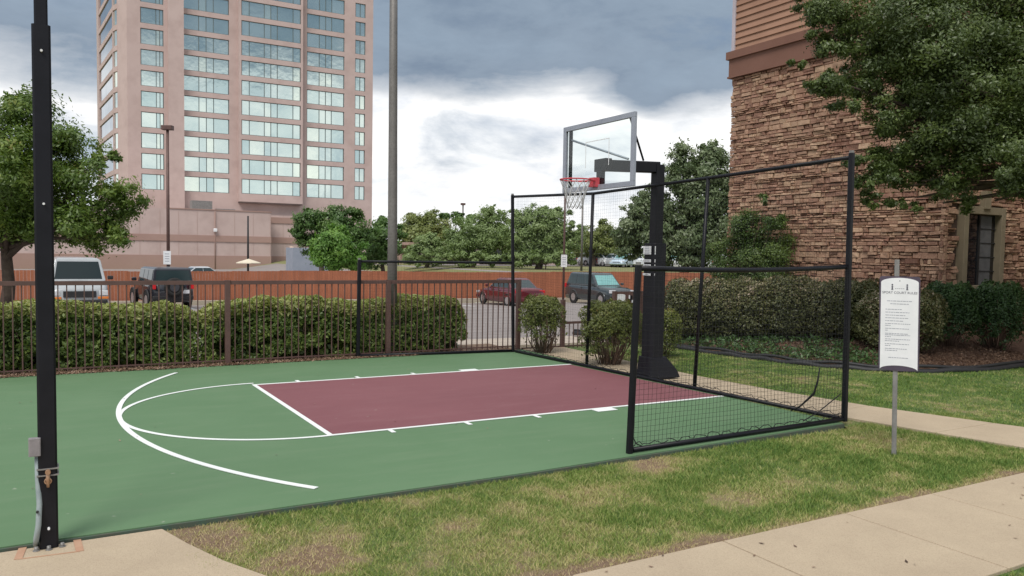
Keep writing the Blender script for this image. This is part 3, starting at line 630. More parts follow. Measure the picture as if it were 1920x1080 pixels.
# ------------------------------------------------------------------ rules sign
b = Vector(onZ(1676, 852, -.04)); dp = float((np.array(b)-CAM) @ FW)
sg = thing('rules_sign', 'white court rules sign on thin grey post standing in the grass', 'sign', b)
vd = Vector((b.x-CAM[0], b.y-CAM[1], 0)).normalized(); sr = Vector((vd.y, -vd.x, 0)); tpv = Vector(P(1682, 487, dp))
m = MB(); m.bar(b, tpv, .046, .046, up=sr, bev=.004); m.build('post', M['galv'], sg)
ax = (tpv-b).normalized(); pc = Vector(P(1686, 605, dp))-vd*.035; HW, HH = .186, .470
def sp_(u, v_, o=0.): return pc+sr*u+ax*v_-vd*o
m = MB(); outl = [(-HW, -HH+.0), (HW, -HH), (HW, HH-.02), (HW-.02, HH), (-HW+.02, HH), (-HW, HH-.02)]
top_c = [(HW*math.cos(t), HH-.02+.035*math.sin(t)) for t in np.linspace(.15, math.pi-.15, 9)]
m.plate([sp_(u, v_) for u, v_ in [(-HW, -HH), (-HW*.5, -HH-.012), (0, -HH-.016), (HW*.5, -HH-.012), (HW, -HH), (HW, HH-.015), (HW-.015, HH), (-HW+.015, HH), (-HW, HH-.015)]], -vd, .012); pl = m.build('back_plate', M['plum'], sg)
m = MB(); a_ = HW-.014; poly = [(a_*math.cos(t), HH-.062+.048*math.sin(t)) for t in np.linspace(0, math.pi, 17)]+[(-a_*math.cos(t), -HH-.005+.045*math.sin(t)) for t in np.linspace(0, math.pi, 17)]
m.plate([sp_(u, v_, .0125) for u, v_ in poly], -vd, .003); fp = m.build('face_panel', M['white'], sg)
def text(s, size, u, v_, mat, parent, ext=.0006):
    cu = bpy.data.curves.new('t', 'FONT'); cu.body = s; cu.size = size; cu.align_x = 'CENTER'; cu.align_y = 'CENTER'; cu.extrude = ext
    ob = bpy.data.objects.new('tmp', cu); COL.objects.link(ob); dg = bpy.context.evaluated_depsgraph_get(); me = bpy.data.meshes.new_from_object(ob.evaluated_get(dg)); bpy.data.objects.remove(ob)
    X = sr; Y = ax; Z = -vd; c = sp_(u, v_, .0165); T = Matrix(((X.x, Y.x, Z.x, c.x), (X.y, Y.y, Z.y, c.y), (X.z, Y.z, Z.z, c.z), (0, 0, 0, 1)))
    me.transform(Matrix.Translation(-Vector(sg.location)) @ T); me.materials.clear(); me.materials.append(mat); o = bpy.data.objects.new('heading_text', me); COL.objects.link(o); o.parent = parent; return o
text('SPORT COURT RULES', .033, 0, HH-.165, M['ink'], fp)
m = MB()
for sx in (-1, 1):     # the two small players and the line between them
    u = sx*.068; m.disc(sp_(u, HH-.085, .0165), vd, .0085, .002, 10); m.plate([sp_(u+a, HH+b_, .0158) for a, b_ in ((-.008, -.097), (.008, -.097), (.006, -.118), (.010, -.136), (-.010, -.136), (-.006, -.118))], -vd, .002)
for k in range(5): m.plate([sp_(-.036+k*.018+a, HH-.123+b_, .0158) for a, b_ in ((-.006, -.002), (.006, -.002), (.006, .002), (-.006, .002))], -vd, .001)
m.disc(sp_(0, HH-.045, .0165), vd, .005, .002, 8)
m.build('emblem', M['ink'], fp)
m = MB()
rows = [(.235, .115, 0), (.262, .085, 0)]+[(v_, w_, 1) for v_, w_ in ((.315, .16), (.343, .22), (.371, .19), (.397, .21), (.425, .17), (.452, .23), (.470, .05), (.498, .22), (.517, .03), (.546, .22), (.560, .23), (.577, .06), (.600, .23), (.617, .13), (.645, .22), (.662, .05), (.690, .20), (.708, .12))]+[(.775, .095, 0)]
for v_, w_, al in rows:
    u = -.128 if al else -w_; end = u+(w_ if al else 2*w_)
    while u < end-.008:
        l_ = min(random.uniform(.012, .034), end-u); m.plate([sp_(u+a, HH-v_*1.06-.0+b_, .0158) for a, b_ in ((0, -.0032), (l_, -.0032), (l_, .0032), (0, .0032))], -vd, .001); u += l_+.005
m.build('small_print', M['ink2'], fp)

# ------------------------------------------------------------------ iron fence behind the court
FY = 4.05
fe = thing('iron_fence', 'brown iron picket fence running behind the court in front of the hedge', 'fence', (-5, FY, 0))
pxs = [float(onY(q, 690, FY)[0]) for q in (427, 727, 970)]; bays = [-13., -8.75]+pxs
FT = 1.40
for q in bays: m = MB(); m.bar((q, FY, -.06), (q, FY, FT+.01), .085, .085, up=(0, 1, 0), bev=.006); m.build('post', M['iron'], fe)
for a, b in zip(bays[:-1], bays[1:]):
    m = MB(); m.bar((a+.043, FY, FT-.03), (b-.043, FY, FT-.03), .045, .065); m.build('top_rail', M['iron'], fe)
    m = MB(); m.bar((a+.043, FY, .06), (b-.043, FY, .06), .018, .02)
    n = round((b-a)/.117); 
    for i in range(1, n): x = a+(b-a)*i/n; m.bar((x, FY, .02), (x, FY, FT-.062), .017, .017, up=(0, 1, 0))
    m.build('picket_panel', M['iron'], fe)
# lower run and gate by the bushes
def lowrun(x0, x1, top, name, bot=-.08, thingo=None):
    m = MB(); m.bar((x0, FY, top-.025), (x1, FY, top-.025), .04, .05); m.build('top_rail', M['iron'], thingo)
    m = MB(); m.bar((x0, FY, bot+.08), (x1, FY, bot+.08), .03, .03); n = max(2, round((x1-x0)/.115))
    for i in range(1, n): x = x0+(x1-x0)*i/n; m.bar((x, FY, bot+.02), (x, FY, top-.05), .016, .016, up=(0, 1, 0))
    m.build('picket_panel', M['iron'], thingo)
gx = [float(onY(q, 600, FY)[0]) for q in (974, 1055, 1062, 1150, 1158, 1200, 1255, 1330)]
fl = thing('low_fence', 'waist high brown picket fence between tall fence end and the gate', 'fence', (gx[0], FY, 0)); lowrun(gx[0]+.06, gx[1]-.05, .86, 'a', thingo=fl)
m = MB(); m.bar((gx[1], FY, -.1), (gx[1], FY, .98), .085, .085, up=(0, 1, 0), bev=.006); m.build('post', M['iron'], fl)
gt = thing('gate', 'low brown picket gate between the two small rounded bushes', 'gate', (gx[2], FY, 0)); lowrun(gx[1]+.06, gx[3]-.05, .52, 'g', thingo=gt)
m = MB(); m.box((gx[3]-.12, FY-.05, .36), (.06, .05, .14)); m.build('latch', M['black'], gt)
gb_ = thing('pool_sign_board', 'dark red board with white notice beside the gate', 'notice board', (gx[3], FY, 0))
m = MB(); m.bar((gx[3]+.02, FY, -.1), (gx[3]+.02, FY, 1.15), .08, .08, up=(0, 1, 0)); m.build('post', M['iron'], gb_)
m = MB(); m.bar((gx[5], FY, -.1), (gx[5], FY, 1.15), .08, .08, up=(0, 1, 0)); m.build('post', M['iron'], gb_)
m = MB(); m.box(((gx[3]+gx[5])/2+.01, FY, .97), (gx[5]-gx[3]-.10, .03, .34)); bd = m.build('board', M['iron'], gb_)
m = MB(); cxn = float(onY(1164, 557, FY-.03)[0]); m.plate([(cxn+u, FY-.017, .985+v_) for u, v_ in [(-.13, -.10), (.13, -.08), (.13, .07)]+[(.13*math.cos(t), .075+.025*math.sin(t)) for t in np.linspace(.3, 2.9, 7)]+[(-.13, .07)]], (0, -1, 0), .005); nn = m.build('notice', M['white'], bd)
m = MB(); m.box((cxn+.02, FY-.02, .855), (.2, .008, .035)); m.box((cxn+.3, FY-.02, .99), (.05, .008, .12)); m.build('notice_trim', M['black'], bd)
m = MB(); m.box((cxn+.34, FY-.026, .92), (.06, .01, .06)); m.box((cxn+.24, FY-.026, 1.02), (.03, .01, .08)); m.build('sticker', M['white'], bd)
fr_ = thing('low_fence', 'short brown picket fence between padded hoop pole and right hedge', 'fence', (gx[6], FY, 0)); lowrun(gx[5]+.06, gx[7]+.6, 1.02, 'r', thingo=fr_)
m = MB(); m.bar((float(onY(1283, 600, FY)[0]), FY, -.1), (float(onY(1283, 600, FY)[0]), FY, 1.12), .1, .1, up=(0, 1, 0)); m.build('post', M['iron'], fr_)

# ------------------------------------------------------------------ board fence across the lot
wf = thing('board_fence', 'orange stained wooden board fence at the far side of the car park', 'fence', (5, 33.3, -1))
x = -44.; k = 0
while x < 58:
    xe = x+2.44; m = MB(); n = 17
    for i in range(n):
        a = x+(xe-x)*i/n; b_ = x+(xe-x)*(i+1)/n; zt = .80+.03*math.sin(x*.35)+.02*math.sin(x*1.3)+random.uniform(-.008, .008); m.span(a+.004, b_-.004, 33.3, 33.32+random.uniform(0, .008), float(lotz(a, 33.2))-.0, zt)
    m.build('board_panel', M['cedar'], wf)
    m = MB(); m.span(x-.05, x+.05, 33.33, 33.43, -1.5, .78); m.build('post', M['cedar'], wf); x = xe; k += 1

# ------------------------------------------------------------------ tower
TY = 128.
tw = thing('hotel_tower', 'tall pink office tower with rows of mirrored green windows', 'tower', (20, TY, -1))
tx = lambda px: float(onY(px, 300, TY)[0])
FH = 3.2; SILL0 = 11.06; WH = 2.42; NR = 13
X0, X1 = tx(240), tx(698); ZT = SILL0+NR*FH+1.5
pA = (X0, TY); pB = (float(onY(222, 250, 131)[0]), 131.); pC = (float(onY(213, 250, 133)[0]), 133.); pD = (float(onY(187, 250, 150)[0]), 150.)
m = MB(); core = [(X0+.1, TY+.45), (X1-.05, TY+.45), (X1-.05, 168), (pD[0]+.4, 168), (pD[0]+.4, 150.3), (pC[0]+.5, 133.3), (pB[0]+.5, 131.4)]; m.prism(core, -1.2, ZT)
cols = [(265, 308, 'A'), (344, 430, 'B'), (450, 560, 'C'), (575, 645, 'D'), (665, 684, 'E')]
def piers(y0, y1, a, b, z0_, z1_): m.span(a, b, y0, y1, z0_, z1_)
edges = [240]+[e for c in cols for e in c[:2]]+[698]
for i in range(0, len(edges), 2):
    a, b = tx(edges[i]), tx(edges[i+1]); off = 0
    if edges[i] == 308: piers(TY-1.2, TY+.45, a+.55, b, -1.2, ZT); piers(TY, TY+.45, a, a+.55, -1.2, ZT)
    else: piers(TY, TY+.45, a, b, -1.2, ZT)
for c0, c1, nm in cols:
    a, b = tx(c0), tx(c1); y0 = TY-1.3 if nm == 'C' else TY
    for r_ in range(NR+1):
        zl = SILL0+r_*FH-(FH-WH); zh = SILL0+r_*FH
        if r_ == 0: zl = -1.2 if nm != 'C' else SILL0-1.3
        if r_ == NR: zh = ZT
        m.span(a, b, y0, TY+.45, zl, zh)
    if nm == 'C':
        m.span(a-.35, a, TY-1.3, TY, SILL0-1.3, ZT); m.span(b, b+.35, TY-1.3, TY, SILL0-1.3, ZT); m.span(a, b, TY, TY+.45, -1.2, SILL0-1.3)
m.build('wall', M['pink'], tw)
m = MB(); a, b = tx(450), tx(560); m.span(a-.3, b+.3, TY-1.25, TY, SILL0-1.5, SILL0-1.3); m.build('bay_soffit', M['slot'], tw)
def pane_mesh(w_, h_, divs): 
    g = MB(); f = MB(); ds = [0.]+divs+[1.]
    for k in range(len(ds)-1): g.box((w_*(ds[k]+ds[k+1])/2, 0, h_/2), (w_*(ds[k+1]-ds[k]), .05, h_), rnd=random.random())
    for d_ in [.0]+divs+[1.]: f.box((min(max(w_*d_, .05), w_-.05), -.05, h_/2), (.10, .10, h_-.16))
    f.box((w_/2, -.052, .04), (w_, .105, .08)); f.box((w_/2, -.052, h_-.04), (w_, .105, .08)); return g, f
divset = {'A': [.68, .84], 'B': [.34, .5, .66], 'C': [.13, .38, .49, .60, .87], 'D': [.33, .5, .66], 'E': [.5]}
for c0, c1, nm in cols:
    a, b = tx(c0)+.02, tx(c1)-.02; y0 = TY-1.05 if nm == 'C' else TY+.25; g0 = f0 = None
    for r_ in range(NR):
        z = SILL0+r_*FH+.01
        if g0 is None:
            g, f = pane_mesh(b-a, WH-.02, divset[nm]); g0 = g.build('window', M['tglass'], None); f0 = f.build('mullions', M['mull'], None); go, fo = g0, f0
        else: go, fo = g0.copy(), f0.copy(); COL.objects.link(go); COL.objects.link(fo)
        go.location = (a-tw.location.x, y0-tw.location.y, z-tw.location.z); go.parent = tw; fo.parent = go
# side facets: stacked spandrels and dark glass
def facet(p, q, mat, inset, nm):
    p = Vector((*p, 0)); q = Vector((*q, 0)); d = (q-p); n = Vector((d.y, -d.x, 0)).normalized(); n = -n if n.x > 0 else n
    for r_ in range(NR+1):
        zl = SILL0+r_*FH-(FH-WH); zh = SILL0+r_*FH
        if r_ == 0: zl = -1.2
        if r_ == NR: zh = ZT
        mm.plate([p+Vector((0, 0, zl)), q+Vector((0, 0, zl)), q+Vector((0, 0, zh)), p+Vector((0, 0, zh))], -n, .4)
    g0 = None
    for r_ in range(NR):
        z = SILL0+r_*FH; a = p+d*.03-n*.15; b_ = q-d*.03-n*.15
        if g0 is None: k = MB(); k.plate([a, b_, b_+Vector((0, 0, WH)), a+Vector((0, 0, WH))], -n, .1); g0 = k.build('side_window', mat, None); go = g0
        else: go = g0.copy(); COL.objects.link(go)
        go.parent = tw; go.location = Vector((0, 0, z))-tw.location
mm = MB(); facet(pD, pC, M['dglass'], 0, ''); facet(pC, pB, M['tglass'], 0, '')
for p in (pB, pC, pD): mm.bar((p[0]+.2, p[1]+.25, -1.2), (p[0]+.2, p[1]+.25, ZT), .5, .5, up=(0, 1, 0))
mm.plate([(pB[0], pB[1], -1.2), (pA[0], pA[1], -1.2), (pA[0], pA[1], ZT), (pB[0], pB[1], ZT)], (.8, .6, 0), .3)
mm.build('side_wall', M['pink'], tw)
# podium
PY_ = 112.; pxx = lambda px: float(onY(px, 440, PY_)[0])
pdm = thing('podium_block', 'low windowless pink wing with rose bands at the foot of the tower', 'building', (pxx(300), PY_, -1))
zt_ = 7.45
m = MB(); m.span(pxx(-160), pxx(508), PY_, TY-1.5, -1.4, zt_); m.span(pxx(508), pxx(572), PY_+3, TY-1.5, -1.4, zt_-.25)
m.build('wall', M['pink'], pdm)
m = MB()
for a, b, yy in ((pxx(-160), pxx(508), PY_), (pxx(508)+.01, pxx(572), PY_+3)):
    for z0_, z1_ in ((2.95, 3.85), (-1.3, .95)): m.span(a, b+.02, yy-.12, yy, z0_, z1_)
m.span(pxx(508)+.01, pxx(572), PY_+2.88, PY_+3, 6.0, 6.9)
m.build('band', M['pinkd'], pdm)
m = MB()
for q in (262, 300, 335, 370, 440, 475, 507, 540): m.span(pxx(q)-.03, pxx(q)+.03, PY_-.03 if q < 508 else PY_+2.97, PY_+.001 if q < 508 else PY_+3.001, .95, 2.95); m.span(pxx(q)-.03, pxx(q)+.03, PY_-.03 if q < 508 else PY_+2.97, PY_+.001 if q < 508 else PY_+3.001, 3.85, 7.2)
m.build('panel_joint', pm('panel_joint', (.44, .32, .285), (.47, .35, .31), 1, .85), pdm)
m = MB(); m.span(pxx(318), pxx(508)+.1, PY_-.1, PY_+.3, zt_, zt_+.14); m.build('parapet_cap', M['pinkd'], pdm)
m = MB(); m.tube([(pxx(403), PY_-.15, -1), (pxx(403), PY_-.15, zt_-.1)], .07, 6); m.build('drainpipe', M['pinkd'], pdm)
m = MB(); m.box((pxx(403), PY_-.35, 4.6), (.5, .4, .5)); m.build('wall_lamp', M['white'], pdm, bevel=.08)
m = MB(); q = onY(378, 385, PY_+2); m.span(q[0]-1.4, q[0]+1.4, PY_+1.5, PY_+3.5, zt_, zt_+1.4); m.span(q[0]+2, q[0]+4.6, PY_+1.5, PY_+3, zt_, zt_+.35); tag(m.build('rooftop_unit', M['galv']), 'small grey air unit on the pink podium roof', 'air unit')
m = MB(); a = P(465, 405, 96); m.tube([(a[0], a[1], -1), (a[0], a[1], a[2])], [.13, .10], 8); o = m.build('flag_pole', M['blackplastic']); tag(o, 'thin dark pole standing before the pink podium above the parasol', 'pole')
# shed and pale roof at the podium's right
sh = thing('shed', 'grey blue shed with tan lean-to roof beside the bright green trees', 'shed', P(582, 500, 88)); c = P(582, 500, 88); c[2] = -1
m = MB(); m.box((c[0], c[1], .6), (4.6, 3, 3.2)); m.build('wall', pm('blue_grey_metal', (.25, .28, .34), (.3, .33, .39), 1, .6), sh)
m = MB(); p0 = P(543, 481, 87); m.add([P(543, 483, 87), P(580, 483, 87), P(548, 462, 90), P(543, 462, 90), P(543, 484.5, 87), P(580, 484.5, 87)], [(0, 1, 2, 3), (0, 4, 5, 1), (4, 3, 2, 5), (0, 3, 4), (1, 5, 2)]); m.build('roof', pm('tan_roof', (.45, .33, .25), (.5, .38, .3), 1, .8), sh)
# parasol
c = P(466, 492, 74); ug = -1.0
um = thing('parasol', 'cream parasol standing open behind the board fence', 'parasol', (c[0], c[1], ug))
m = MB(); m.tube([(c[0], c[1], ug), (c[0], c[1], c[2]+.3)], .03, 8); m.build('pole', M['blackplastic'], um)
m = MB(); r_ = 1.12; top3 = (c[0], c[1], c[2]+.34); rim_ = [(c[0]+r_*math.cos(t), c[1]+r_*math.sin(t), c[2]-.02) for t in np.linspace(0, 2*math.pi, 9)[:-1]]; low_ = [(x, y, z-.08) for x, y, z in rim_]; inn = (c[0], c[1], c[2]+.26)
m.add([top3]+rim_+low_+[inn], [(0, 1+i, 1+(i+1) % 8) for i in range(8)]+[(1+i, 9+i, 9+(i+1) % 8, 1+(i+1) % 8) for i in range(8)]+[(17, 9+(i+1) % 8, 9+i) for i in range(8)]); m.build('canopy', M['cream'], um)

# ------------------------------------------------------------------ low pink arcade behind the middle trees
c0 = P(780, 480, 92); lb = thing('arcade_building', 'low pink building with square pillars behind the sage coloured trees', 'building', (c0[0], c0[1], .6))
yA = float(P(900, 480, 92)[1]); ax_ = lambda px: float(onY(px, 480, yA)[0])
m = MB(); m.span(ax_(770), ax_(1062), yA+3, yA+12, .4, 2.7); m.build('wall', M['pinkd'], lb)
m = MB(); m.span(ax_(765), ax_(1066), yA-.4, yA+12.5, 2.7, 3.0); m.build('roof', M['pinkd'], lb)
for q in (790, 885, 1035): m = MB(); w_ = 1.9 if q > 800 else .9; m.span(ax_(q)-w_/2, ax_(q)+w_/2, yA, yA+1.2, .4, 2.7); m.build('pillar', M['pink'], lb)
for a, b in ((810, 860), (905, 1000)): m = MB(); m.span(ax_(a), ax_(b), yA+2.9, yA+3, .9, 2.4); m.build('window', M['winglass'], lb)

# ------------------------------------------------------------------ stone building
BXW = 9.0; yc_l = float(onX(1370, 138, BXW)[1]); yc_r = float(onX(1770, 470, BXW)[1]); ZB0, ZB1 = 7.15, 7.85
sb = thing('stone_building', 'lodge building faced in rough red brown ledge stone with clapboard above', 'building', (BXW, yc_r, 0))
wx = BXW+3.05   # where the next wing begins
m = MB(); m.prism([(BXW+.12, yc_l-.1), (BXW+.12, yc_r+.12), (wx+.12, yc_r+.12), (wx+.12, -6), (24, -6), (24, yc_l-.1)], -.3, 10.8); m.build('wall', M['mortar'], sb)
def stones(pt, L_, H_, dirn, out, zbase=-.2, cut=None, seed=1, spread=.05):
    rg = random.Random(seed); m = MB(); z = zbase; d = Vector(dirn); o_ = Vector(out)
    while z < H_:
        h = rg.choice([.05, .06, .075, .085, .10, .12, .15]); x = -rg.uniform(0, .2)
        if z+h > H_: h = H_-z+.001
        while x < L_:
            w_ = (.09+.30*rg.random()**1.5)*(1.15 if h < .1 else 1.); a = max(x, 0); e = min(x+w_, L_)
            if e-a > .04 and not (cut and cut(a, e, z, z+h)):
                hs = [(z, z+h)]
                if h > .14 and rg.random() < .35: k = rg.uniform(.4, .6); hs = [(z, z+h*k), (z+h*k, z+h)]
                for (za, zb_) in hs:
                    pr = .05+rg.uniform(0, spread*1.3); g = .007; i_ = .013; j = lambda: rg.uniform(-.011, .009)
                    base = Vector(pt); q = lambda u, v_, n_: base+d*u+Vector((0, 0, v_))+o_*n_
                    pr2 = [pr+rg.uniform(-.014, .014) for _ in range(4)]
                    vs = [q(a+g, za+g, .0), q(e-g, za+g, .0), q(e-g, zb_-g, .0), q(a+g, zb_-g, .0),
                          q(a+g+j(), za+g, pr*.72), q(e-g+j(), za+g+j(), pr*.72), q(e-g+j(), zb_-g+j(), pr*.72), q(a+g, zb_-g+j(), pr*.72),
                          q(a+i_+g, za+i_+j(), pr2[0]), q(e-i_-g, za+i_+j(), pr2[1]), q(e-i_-g, zb_-i_+j(), pr2[2]), q(a+i_+g, zb_-i_+j(), pr2[3])]
                    m.add(vs, [(0, 1, 5, 4), (1, 2, 6, 5), (2, 3, 7, 6), (3, 0, 4, 7), (4, 5, 9, 8), (5, 6, 10, 9), (6, 7, 11, 10), (7, 4, 8, 11), (8, 9, 10, 11)], rnd=rg.random())
            x += w_
        z += h
    return m
stones((BXW+.12, yc_r-.0, 0), yc_l-yc_r, ZB0, (0, 1, 0), (-1, 0, 0), seed=2).build('stone_facing', M['stone'], sb)
wl, wr = [float(onY(q, 450, yc_r)[0]) for q in (1803, 1880)]; wzt, wzb = [float(onY(1840, q, yc_r)[2]) for q in (388, 535)]
cut = lambda a, e, z, zz: (BXW+.02+e > wl and BXW+.02+a < wr and zz > wzb and z < wzt)
stones((BXW+.02, yc_r+.12, 0), wx-BXW+.1, ZB0, (1, 0, 0), (0, -1, 0), cut=cut, seed=5).build('stone_facing', M['stone'], sb)
stones((wx+.12, -5.5, 0), yc_r+5.6, ZB0, (0, 1, 0), (-1, 0, 0), seed=8).build('stone_facing', M['stone'], sb)
# window
yw = yc_r+.04; fr = .17
wn = MB(); wn.span(wl, wl+fr, yw-.10, yw+.14, wzb, wzt); wn.span(wr-fr, wr, yw-.10, yw+.14, wzb, wzt); wn.span(wl+fr, wr-fr, yw-.10, yw+.14, wzt-fr, wzt); wn.span(wl-.05, wr+.05, yw-.16, yw+.14, wzb-.12, wzb)
kx = (wl+wr)/2; wn.prism([(kx-.12, yw-.14), (kx+.12, yw-.14), (kx+.12, yw+.1), (kx-.12, yw+.1)], wzt-.05, wzt+.36); wo_ = wn.build('window', M['trim'], sb, bevel=.008)
m = MB(); m.span(wl+fr, wr-fr, yw+.06, yw+.075, wzb, wzt-fr); m.build('pane', M['winglass'], wo_)
m = MB(); xm = wl+fr+(wr-wl-2*fr)*.5
m.span(xm-.025, xm+.025, yw+.03, yw+.059, wzb, wzt-fr); 
for k in range(1, 5): zz = wzb+(wzt-fr-wzb)*k/5; m.span(xm+.025, wr-fr, yw+.035, yw+.059, zz-.01, zz+.01)
m.build('sash', M['blackplastic'], wo_)
m = MB(); m.span(xm+.05, wr-fr-.16, yw+.046, yw+.0585, wzb, wzt-fr-.03); m.build('curtain', M['curtain'], wo_)
# band and siding
def band(x0, y0, y1, z0_, z1_, pr, mat, nm): m = MB(); m.span(x0-pr, x0+.12, y0, y1, z0_, z1_); m.build(nm, mat, sb)
for xo, a, b in ((BXW, yc_r-.08, yc_l+.05), (wx, -6, yc_r-.1)):
    m = MB(); m.span(xo-.03, xo+.13, a, b, ZB0, ZB1-.22); m.span(xo-.06, xo+.13, a, b+.03, ZB0-.05, ZB0+.0-.001); m.span(xo-.10, xo+.13, a, b+.06, ZB1-.219, ZB1); m.build('fascia_band', M['fascia'], sb)
    m = MB(); z = ZB1+.001
    while z < 10.6:
        y0_, y1_ = a+.02, b-.12
        m.add([(xo+.02, y0_, z), (xo+.02, y1_, z), (xo+.06, y1_, z+.183), (xo+.06, y0_, z+.183), (xo+.13, y0_, z), (xo+.13, y1_, z), (xo+.13, y1_, z+.183), (xo+.13, y0_, z+.183)], [(0, 1, 2, 3), (0, 4, 5, 1), (3, 2, 6, 7), (0, 3, 7, 4), (1, 5, 6, 2)]); z += .185
    m.build('siding', M['side'], sb)
m = MB(); m.span(BXW-.0, BXW+.13, yc_l-.12, yc_l-.0, ZB1+.001, 10.7); m.build('corner_board', M['cornerb'], sb)
m = MB(); m.span(BXW+.03, wx, yc_r-.03, yc_r+.12, ZB0, ZB1); m.build('fascia_band', M['fascia'], sb)
m = MB(); m.prism([(BXW-.6, yc_l+.5), (BXW-.6, yc_r-.6), (wx-.6, yc_r-.6), (wx-.6, -6.6), (25, -6.6), (25, yc_l+.5)], 10.8, 11.05); m.build('roof', M['fascia'], sb)

# ------------------------------------------------------------------ hedges and bushes
def hedge(name, label, cat, x0, x1, y0, y1, top, n, leaf, mat, base=-.02, seed=0, bare=0., mat2=None, group=None, endr=.35, ea=(.3, .3)):
    t = thing(name, label, cat, ((x0+x1)/2, (y0+y1)/2, base), group=group)
    u = RNG.random(n); 
    X = x0+(x1-x0)*RNG.random(n); V_ = RNG.random(n)
    topx = lambda x: top(x)+.10*(fbm(x, x*0, 2.3, seed+1)-.5)*2
    # sample: 45% top, 40% front/back, rest volume
    kind = RNG.random(n); Y = y0+(y1-y0)*RNG.random(n); Zf = RNG.random(n)
    Z = np.where(kind < .38, 1-.16*RNG.random(n)**1.5, Zf)
    side = np.where(RNG.random(n) < .72, 0, 1); dpth = .20*RNG.random(n)**1.6*(y1-y0)
    Y = np.where((kind >= .38) & (kind < .85), np.where(side == 0, y0+dpth, y1-dpth), Y)
    rd = .16; # rounded shoulders
    tz = topx(X); sh_ = np.clip(1-np.minimum(Y-y0, y1-Y)/rd, 0, 1)**2*.13+np.clip(1-(X-x0)/endr, 0, 1)**2*ea[0]+np.clip(1-(x1-X)/endr, 0, 1)**2*ea[1]
    H = tz-sh_-base; Zw = base+.03+Z*H
    bump = (fbm(X*1.0, Zw*1.3+Y, 2.6, seed+3, 3)-.5)*.20; Y = Y+np.where(side == 0, -bump, bump)*(kind >= .38)
    Zw = Zw+(fbm(X, Y, 3.1, seed+5, 3)-.5)*.13*(Z > .8)
    keep = fbm(X*1.2, Zw*1.8, 3.3, seed+7, 3)+.35*Z > .46+bare*.3*(1-Z)
    C = np.stack([X, Y, Zw], -1)[keep]; k_ = kind[keep]; Zr = Z[keep]; sd = side[keep]
    N = np.zeros_like(C); N[:, 2] = .4+(k_ < .38)*.8; N[:, 1] = np.where(k_ < .38, 0, np.where(sd == 0, -1, 1))
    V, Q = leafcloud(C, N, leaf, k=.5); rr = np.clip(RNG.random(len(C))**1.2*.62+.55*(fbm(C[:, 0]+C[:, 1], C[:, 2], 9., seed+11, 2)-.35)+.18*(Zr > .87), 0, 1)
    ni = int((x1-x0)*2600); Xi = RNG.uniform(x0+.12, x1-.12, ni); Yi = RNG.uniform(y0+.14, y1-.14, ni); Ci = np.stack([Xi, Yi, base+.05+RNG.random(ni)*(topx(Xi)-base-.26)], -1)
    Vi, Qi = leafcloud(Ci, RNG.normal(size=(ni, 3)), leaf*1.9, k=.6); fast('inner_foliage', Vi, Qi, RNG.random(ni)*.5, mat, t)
    if mat2 is None: fast('foliage', V, Q, rr, mat, t)
    else:
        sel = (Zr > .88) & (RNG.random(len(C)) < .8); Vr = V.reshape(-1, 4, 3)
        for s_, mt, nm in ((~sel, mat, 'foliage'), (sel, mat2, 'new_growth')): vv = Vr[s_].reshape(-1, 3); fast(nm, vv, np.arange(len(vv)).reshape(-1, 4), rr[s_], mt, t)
    m = MB(); rg = random.Random(seed)
    for _ in range(int((x1-x0)*34)):
        bx_ = rg.uniform(x0+.15, x1-.15); by_ = rg.uniform(y0+.2, y1-.2); e = (bx_+rg.uniform(-.28, .28), min(max(by_+rg.uniform(-.35, .35), y0+.02), y1-.02), base+(top(bx_)-base)*rg.uniform(.5, .95)); q_ = ((bx_+e[0])/2+rg.uniform(-.06, .06), (by_+e[1])/2, (base+e[2])/2)
        m.tube([(bx_, by_, base-.03), q_, e], [.011, .007, .003], 4)
    m.build('stems', M['twig'], t); return t
xh = lambda px, py=620, yy=4.8: float(onY(px, py, yy)[0])
xd = xh(367)
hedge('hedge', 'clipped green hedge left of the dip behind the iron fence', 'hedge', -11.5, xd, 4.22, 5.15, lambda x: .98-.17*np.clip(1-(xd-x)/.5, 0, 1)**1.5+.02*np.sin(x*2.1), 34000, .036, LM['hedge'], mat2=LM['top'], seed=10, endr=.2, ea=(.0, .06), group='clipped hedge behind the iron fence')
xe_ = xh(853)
hedge('hedge', 'clipped green hedge from the dip to its rounded end near lamp post', 'hedge', xd+.02, xe_, 4.22, 5.15, lambda x: 1.00-.17*np.clip(1-(x-xd)/.45, 0, 1)**1.5+.02*np.sin(x*2.7), 40000, .036, LM['hedge'], mat2=LM['top'], seed=20, bare=.15, ea=(.06, .34), group='clipped hedge behind the iron fence')

